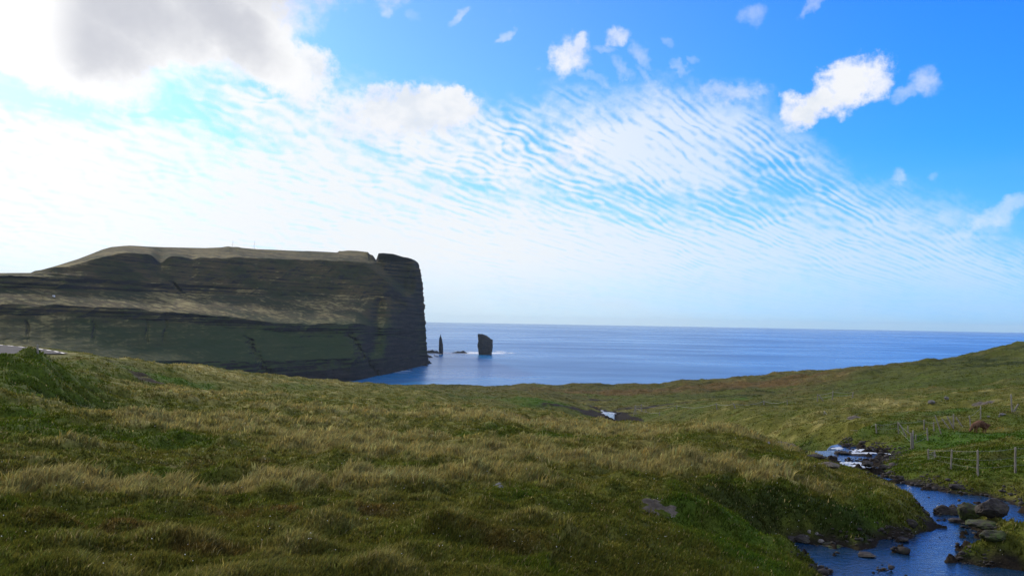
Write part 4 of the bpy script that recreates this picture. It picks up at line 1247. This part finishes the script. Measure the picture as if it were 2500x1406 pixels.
skerry(1103, 1148, 862, 856, 2, 'low reddish skerry in white surf between the two stacks')
skerry(1034, 1074, 862, 852.5, 6, 'dark low ridge of rock joining the headland to the slender stack')
skerry(1036, 1055, 887, 879, 11, 'dark rock at the foot of the headland tip, the nearer one')
skerry(1036, 1057, 873, 865, 13, 'dark rocks at the foot of the headland tip, the farther one')
skerry(1030, 1047, 893, 887, 31, 'low dark rock shelf at the waterline left of the headland tip')
skerry(1060, 1073, 870.5, 867.5, 33, 'small dark rock between the headland tip and the slender stack')
skerry(1058, 1064, 868, 865.5, 17, 'tiny rock awash left of the slender stack')
skerry(1000, 1010, 903, 900.5, 21, 'small rock in the bay under the headland cliffs')

m_foam, nt, o_ = new_mat('surf')
g = geo()
principled(nt, o_, 0.8, 0.2, mixc((0.6, 0.68, 0.75), (0.9, 0.92, 0.93), smooth(noise(g.outputs['Position'], 0.12, 4, .6), .35, .6)))
V, Fc = [], []
rf = random.Random(5)
for (x0, x1, y0, y1, n) in [(1080, 1168, 860.5, 863.5, 75), (1108, 1160, 857, 862, 22), (1200, 1232, 861, 863.6, 22), (1203, 1250, 857, 863, 26), (1046, 1070, 861, 863, 8), (1044, 1056, 873, 875, 3), (1150, 1168, 859, 861, 5), (1060, 1075, 863.5, 865, 4), (940, 1000, 905, 916, 4)]:
    for _ in range(n):
        px, py = rf.uniform(x0, x1), rf.uniform(y0, y1)
        d = P2Z0(px, py); x, y, _z = pt(px, py, d)
        L = rf.uniform(5, 20); W = rf.uniform(2.5, 9) * (2.0 if y1 - y0 < 3.5 else 1.0); b0 = len(V); m_ = 18
        ph = rf.uniform(0, 50)
        V.append((x, y, 0.35))
        for j in range(m_):
            t = 2 * math.pi * j / m_; k = 1 + 0.45 * float(pnoise(math.cos(t) * 2 + ph, math.sin(t) * 2))
            V.append((x + math.cos(t) * L * k, y + math.sin(t) * W * k, 0.06 + 0.002 * (b0 % 37)))
        Fc += [(b0, b0 + 1 + j, b0 + 1 + (j + 1) % m_) for j in range(m_)]
fo = obj('surf', V, Fc, m_foam); tag(fo, 'white surf breaking round the stacks and skerries', 'surf', kind='stuff')

# ------------------------------------------------------------------ fences
m_wood, nt, o_ = new_mat('weathered_wood')
tcn = nt.nodes.new('ShaderNodeTexCoord'); mp = nt.nodes.new('ShaderNodeMapping'); mp.inputs['Scale'].default_value = (30, 30, 3)
nt.links.new(tcn.outputs['Object'], mp.inputs[0])
a = noise(mp.outputs[0], 1.0, 4, .6)
principled(nt, o_, 0.85, 0.2, mixc((0.15, 0.135, 0.11), (0.32, 0.29, 0.24), smooth(a, .35, .65)), a, 0.5, 0.01)
m_wire, nt, o_ = new_mat('galvanised_wire')
p_ = principled(nt, o_, 0.55, 0.5, (0.34, 0.35, 0.34)); p_.inputs['Metallic'].default_value = 0.3


def tube_pts(pts_, r, sides=6, taper=None):
    pts_ = [Vector(p) for p in pts_]; V, Fc = [], []
    n = len(pts_)
    for i, p in enumerate(pts_):
        t = (pts_[min(i + 1, n - 1)] - pts_[max(i - 1, 0)]).normalized()
        up = Vector((0, 0, 1)) if abs(t.z) < 0.9 else Vector((1, 0, 0))
        a = t.cross(up).normalized(); b = t.cross(a).normalized()
        rr_ = r if taper is None else r * taper[i]
        for j in range(sides):
            q = 2 * math.pi * j / sides
            V.append(tuple(p + (a * math.cos(q) + b * math.sin(q)) * rr_))
    for i in range(n - 1):
        for j in range(sides):
            k = (j + 1) % sides
            Fc.append((i * sides + j, i * sides + k, (i + 1) * sides + k, (i + 1) * sides + j))
    Fc.append(tuple(range(sides))[::-1]); Fc.append(tuple((n - 1) * sides + j for j in range(sides)))
    return V, Fc


def fence(name, label, posts, links, cat='fence', r=0.038, wire_r=0.003, net=(), base=None):
    """posts: (base x, base y, top x, top y); links: lists of post indices joined by wires (index or (x,y) point)"""
    P = []
    for (bx, by, tx, ty) in posts:
        gx, gy, gz = ground_hit(bx, by, 26.0 if base is None else base)
        dd = math.hypot(gx, gy)
        X, Y, Z = pt(tx, ty, dd)
        P.append((Vector((gx, gy, gz + EYE)), Vector((X, Y, Z + EYE))))
    root = empty(name, P[0][0]); tag(root, label, cat)
    o0 = P[0][0]
    for b, t in P:
        d_ = t - b
        rr_ = r * random.uniform(0.85, 1.2)
        pts_ = [b - d_ * 0.15 - o0] + [b + d_ * f_ + Vector((random.uniform(-1, 1), random.uniform(-1, 1), 0)) * 0.008 - o0 for f_ in (0.0, 0.33, 0.66, 0.94, 1.0)]
        V, Fc = tube_pts(pts_, rr_, 8, [1.05, 1.05, 1.0, .97, .95, .70])
        obj('post', V, Fc, m_wood, root)
    for (i, j, hs, sag) in links:
        for h in hs:
            a = P[i][0].lerp(P[i][1], h) - o0; b = P[j][0].lerp(P[j][1], h) - o0
            pts_ = []
            for q in range(13):
                t = q / 12; v = a.lerp(b, t); v.z -= sag * 4 * t * (1 - t) * (0.6 + 0.4 * h); pts_.append(v)
            V, Fc = tube_pts(pts_, wire_r * (1.5 if h > .9 else 1.0), 5)
            obj('wire', V, Fc, m_wire, root)
    for (i, j) in net:       # sheep netting: closely spaced uprights
        a0, a1 = P[i][0].lerp(P[i][1], .05) - o0, P[i][0].lerp(P[i][1], .75) - o0
        b0, b1 = P[j][0].lerp(P[j][1], .05) - o0, P[j][0].lerp(P[j][1], .75) - o0
        VV, FF = [], []
        n = max(3, int((b0 - a0).length / 0.15))
        for q in range(1, n):
            t = q / n; V, Fc = tube_pts([a0.lerp(b0, t), a1.lerp(b1, t)], 0.0016, 3)
            k = len(VV); VV += V; FF += [tuple(x + k for x in f) for f in Fc]
        for q in range(7):
            t = q / 6; V, Fc = tube_pts([a0.lerp(a1, t), b0.lerp(b1, t)], 0.0018, 3)
            k = len(VV); VV += V; FF += [tuple(x + k for x in f) for f in Fc]
        obj('wire_netting', VV, FF, m_wire, root)
    return root


fence('wire_fence', 'nearest wire fence with tall posts on the right bank below the grazing sheep',
      [(2267, 1124, 2266, 1096), (2283, 1117, 2281, 1101), (2321, 1146, 2324, 1097), (2387, 1160, 2387, 1098), (2479, 1153, 2479, 1091), (2592, 1150, 2592, 1086)],
      [(0, 2, (.95, .6, .3), .03), (2, 3, (.95, .6, .3), .03), (3, 4, (.95, .6, .3), .05), (4, 5, (.95, .6, .3), .04), (0, 1, (.8, .4), .0)], net=[(0, 1)])
fence('wire_fence', 'crooked old fence of leaning posts left of the grazing sheep',
      [(2012, 1013, 2012, 1003), (2140, 1058, 2138, 1034), (2194, 1058, 2192, 1029), (2213, 1065, 2194, 1032), (2217, 1056, 2216, 1039), (2225, 1095, 2224, 1056), (2229, 1095, 2229, 1050), (2236, 1075, 2236, 1060),
       (2256, 1049, 2256, 1024), (2265, 1076, 2263, 1044), (2280, 1052, 2279, 1030), (2298, 1059, 2283, 1014), (2318, 1047, 2299, 1021), (2328, 1046, 2312, 1015), (2328, 1040, 2328, 1010), (2348, 1040, 2334, 1018),
       (2370, 1042, 2366, 1014), (2394, 1023, 2394, 991)],
      [(0, 1, (.98,), 1.0), (1, 2, (.95, .5), .1), (2, 8, (.95,), .1), (8, 10, (.9,), .05), (10, 14, (.9,), .05), (14, 16, (.9,), .1), (16, 17, (.9,), .1), (2, 5, (.9, .4), .05), (5, 9, (.7, .3), .05), (5, 6, (.9,), 0)], r=0.042, wire_r=.0045, net=[(1, 2)])
fence('wire_fence', 'tall single fence post with a leaning brace near the right edge of the slope',
      [(2471, 1005, 2468, 962), (2475, 1005, 2487, 985)], [(0, 1, (.5,), 0)], r=0.06)
fence('wire_fence', 'small far fence corner with a slanting brace on the open hillside',
      [(1996, 980, 1996, 962), (2010, 979, 1998, 963), (2032, 976, 2034, 954), (2081, 971, 2083, 956)], [(0, 2, (.9, .5), .1), (2, 3, (.9, .5), .1)], r=0.06, wire_r=.012)
fence('wire_fence', 'farthest wire fence running from the dark stream cut towards the hillside corner',
      [(1547, 1012, 1551, 989), (1553, 1011, 1551, 990), (1566, 1004, 1566, 986), (1577, 1006, 1577, 1000), (1610, 1014, 1610, 1005), (1652, 997, 1652, 989), (1750, 999, 1749, 984), (1795, 996, 1790, 984), (1865, 987, 1865, 978), (1922, 987, 1922, 977)],
      [(0, 2, (.9, .5), .1), (2, 5, (.9,), .4), (5, 6, (.9,), .4), (6, 7, (.9,), .2), (7, 8, (.9,), .3), (8, 9, (.9,), .3), (0, 4, (.7,), .3)], r=0.06, wire_r=.012)
# lone marker post by the road
fence('marker_post', 'thin lone marker post beside the road on the left mound', [(92, 862, 92, 841)], [], 'post', r=0.05)

# ------------------------------------------------------------------ sheep
m_wool, nt, o_ = new_mat('brown_wool')
tcn = nt.nodes.new('ShaderNodeTexCoord')
a = noise(tcn.outputs['Object'], 14, 4, .7); b = noise(tcn.outputs['Object'], 2.5, 2, .5)
principled(nt, o_, 0.95, 0.1, mixc((0.075, 0.040, 0.024), (0.21, 0.115, 0.07), smooth(a * .5 + b * .5, .4, .6)), a, 1.0, 0.05)
m_face, nt, o_ = new_mat('dark_short_wool')
principled(nt, o_, 0.8, 0.2, (0.03, 0.02, 0.015))


def skin_obj(name, verts, edges, radii, mat, parent, sub=2):
    me = bpy.data.meshes.new(name); me.from_pydata(verts, edges, []); me.update(); me.materials.append(mat)
    o = bpy.data.objects.new(name, me); COL.objects.link(o); o.parent = parent
    md = o.modifiers.new('skin', 'SKIN'); md.use_smooth_shade = True
    for i, r in enumerate(radii):
        me.skin_vertices[0].data[i].radius = r if isinstance(r, tuple) else (r, r)
    me.skin_vertices[0].data[0].use_root = True
    o.modifiers.new('sub', 'SUBSURF').render_levels = sub
    o.modifiers['sub'].levels = sub
    return o


def sheep(px, py):
    gx, gy, gz = ground_hit(px, py)
    root = empty('sheep', (gx, gy, gz + EYE)); tag(root, 'brown woolly sheep grazing head down on the green slope', 'sheep')
    # length along x, head to the left (-x)
    V = [(0.38, 0, .58), (0.18, 0, .60), (-0.08, 0, .60), (-0.30, 0, .57), (-0.46, 0, .48), (-0.58, 0, .32), (-0.66, 0, .16), (-0.75, 0, .07),   # rump..nose
         (0.46, 0, .50), (0.52, 0, .34)]                       # tail
    Ed = [(0, 1), (1, 2), (2, 3), (3, 4), (4, 5), (5, 6), (6, 7), (0, 8), (8, 9)]
    Rd = [.20, .235, .24, .20, .13, .085, .075, .045, .05, .03]
    for x, y_, kx in ((0.36, .12, .05), (0.30, -.12, .05), (-0.24, .10, -.02), (-0.28, -.10, -.02)):
        i = len(V); top = 1 if x > 0 else 3
        V += [(x, y_, .38), (x + kx, y_, .21), (x + kx * .4, y_, .04), (x - .03 + kx * .4, y_, -.01)]
        Ed += [(top, i), (i, i + 1), (i + 1, i + 2), (i + 2, i + 3)]; Rd += [.085, .038, .03, .032]
    skin_obj('body', V, Ed, Rd, m_wool, root)
    for s in (-1, 1):
        VV, FF = tube_pts([(-0.60, s * .05, .26), (-0.61, s * .12, .245), (-0.62, s * .16, .215)], .035, 8, [1, 1, .25]); obj('ear', VV, FF, m_face, root)
    root.rotation_euler = (0, 0.06, math.radians(12))
    return root


sheep(2391, 1057)

# ------------------------------------------------------------------ masts and the small hut on the headland
m_metal, nt, o_ = new_mat('mast_steel')
principled(nt, o_, 0.6, 0.4, (0.22, 0.22, 0.23))


def mast(px, ybase, ytop, dist, label):
    b = Vector(pt(px, ybase + 2.0, dist)); b.z += EYE; t = Vector(pt(px, ytop, dist)); h = t.z + EYE - b.z
    root = empty('mast', b); tag(root, label, 'mast', 'masts on the headland top')
    V, Fc = tube_pts([(0, 0, 0), (0, 0, h * .6), (0, 0, h)], .22, 6, [1, .9, .6]); obj('pole', V, Fc, m_metal, root)
    for k in range(3):
        q = 2 * math.pi * k / 3 + .4
        V, Fc = tube_pts([(math.cos(q) * h * .45, math.sin(q) * h * .45, -2.0), (0, 0, h * .85)], .04, 4); obj('guy_wire', V, Fc, m_metal, root)
    V, Fc = tube_pts([(-.6, 0, h * .9), (.6, 0, h * .9)], .12, 6); obj('antenna', V, Fc, m_metal, root)


dt = float(np.interp(568, XC, cur[8][2]))
mast(568, 602, 587, dt, 'left thin radio mast on the small rise of the headland top')
mast(621, 607, 587, dt, 'right thin radio mast on the flat part of the headland top')
m_white, nt, o_ = new_mat('white_paint')
principled(nt, o_, 0.6, 0.3, (0.8, 0.8, 0.78))
m_roof, nt, o_ = new_mat('grey_roof')
principled(nt, o_, 0.7, 0.3, (0.30, 0.31, 0.32))
j_ = int(np.argmin(np.abs(XC - 130)))
col_y = SY[:, j_]; i_ = int(np.argmin(np.abs(col_y - 724)))
hp = Vector(P[i_, j_])
hut = empty('hut', hp); hut.scale = (.65, .65, .65); tag(hut, 'tiny white hut alone on the lower slope of the headland', 'hut')


def box(x0, x1, y0, y1, z0, z1):
    V = [(x, y, z) for x in (x0, x1) for y in (y0, y1) for z in (z0, z1)]
    return V, [(0, 1, 3, 2), (4, 6, 7, 5), (0, 4, 5, 1), (2, 3, 7, 6), (0, 2, 6, 4), (1, 5, 7, 3)]


V = [(-2.2, -1.6, -1), (2.2, -1.6, -1), (2.2, 1.6, -1), (-2.2, 1.6, -1), (-2.2, -1.6, 2.3), (2.2, -1.6, 2.3), (2.2, 1.6, 2.3), (-2.2, 1.6, 2.3), (-2.2, 0, 3.3), (2.2, 0, 3.3)]
obj('wall', V, [(0, 1, 5, 4), (1, 2, 6, 9, 5), (2, 3, 7, 6), (3, 0, 4, 8, 7), (4, 5, 9, 8), (6, 7, 8, 9)], m_white, hut, False)
V = [(-2.5, -1.9, 2.25), (2.5, -1.9, 2.25), (2.5, 0, 3.45), (-2.5, 0, 3.45), (2.5, 1.9, 2.25), (-2.5, 1.9, 2.25)]
V += [(x, y, z + .12) for x, y, z in V]
obj('roof', V, [(6, 7, 8, 9), (9, 8, 10, 11), (0, 3, 2, 1), (3, 5, 4, 2), (0, 1, 7, 6), (4, 5, 11, 10), (1, 2, 8, 7), (2, 4, 10, 8), (3, 0, 6, 9), (5, 3, 9, 11)], m_roof, hut, False)

# ------------------------------------------------------------------ flowers
m_flower, nt, o_ = new_mat('cotton_grass')
principled(nt, o_, 0.8, 0.1, (0.8, 0.8, 0.78))
V, Fc = [], []
nfl = 0
while nfl < 200:
    px, py = RNG.uniform(-20, 2520), 940 + 466 * RNG.random()
    if fbm(np.array([px / 260.0]), np.array([py / 60.0]), 2, 200)[0] < -0.05: continue
    gx, gy, gz = ground_hit(px, py)
    d = math.hypot(gx, gy)
    if d > 120: continue
    r = random.uniform(.005, .009) * (1 + d / 60); h = random.uniform(.12, .24); b0 = len(V)
    for a_ in ((1, 0, 0), (-1, 0, 0), (0, 1, 0), (0, -1, 0), (0, 0, 1), (0, 0, -1)):
        V.append((gx + a_[0] * r, gy + a_[1] * r, gz + EYE + h + a_[2] * r))
    Fc += [(b0 + a, b0 + b, b0 + c_) for a, b, c_ in ((0, 2, 4), (2, 1, 4), (1, 3, 4), (3, 0, 4), (2, 0, 5), (1, 2, 5), (3, 1, 5), (0, 3, 5))]
    nfl += 1
fl = obj('wildflowers', V, Fc, m_flower); tag(fl, 'tiny white cotton grass heads scattered over the near slope', 'wildflowers', kind='stuff')

# ------------------------------------------------------------------ haze
V, Fc = box(-46000, 46000, -46000, 46000, -9.5, 345)
m_haze, nt, o_ = new_mat('haze_air')
pv = nt.nodes.new('ShaderNodeVolumePrincipled')
pv.inputs['Color'].default_value = (0.72, 0.92, 1.0, 1); pv.inputs['Density'].default_value = 1.7e-5; pv.inputs['Anisotropy'].default_value = 0.3
nt.links.new(pv.outputs[0], o_.inputs['Volume'])
hz = obj('haze', V, Fc, m_haze, smooth_=False); tag(hz, kind='stuff')
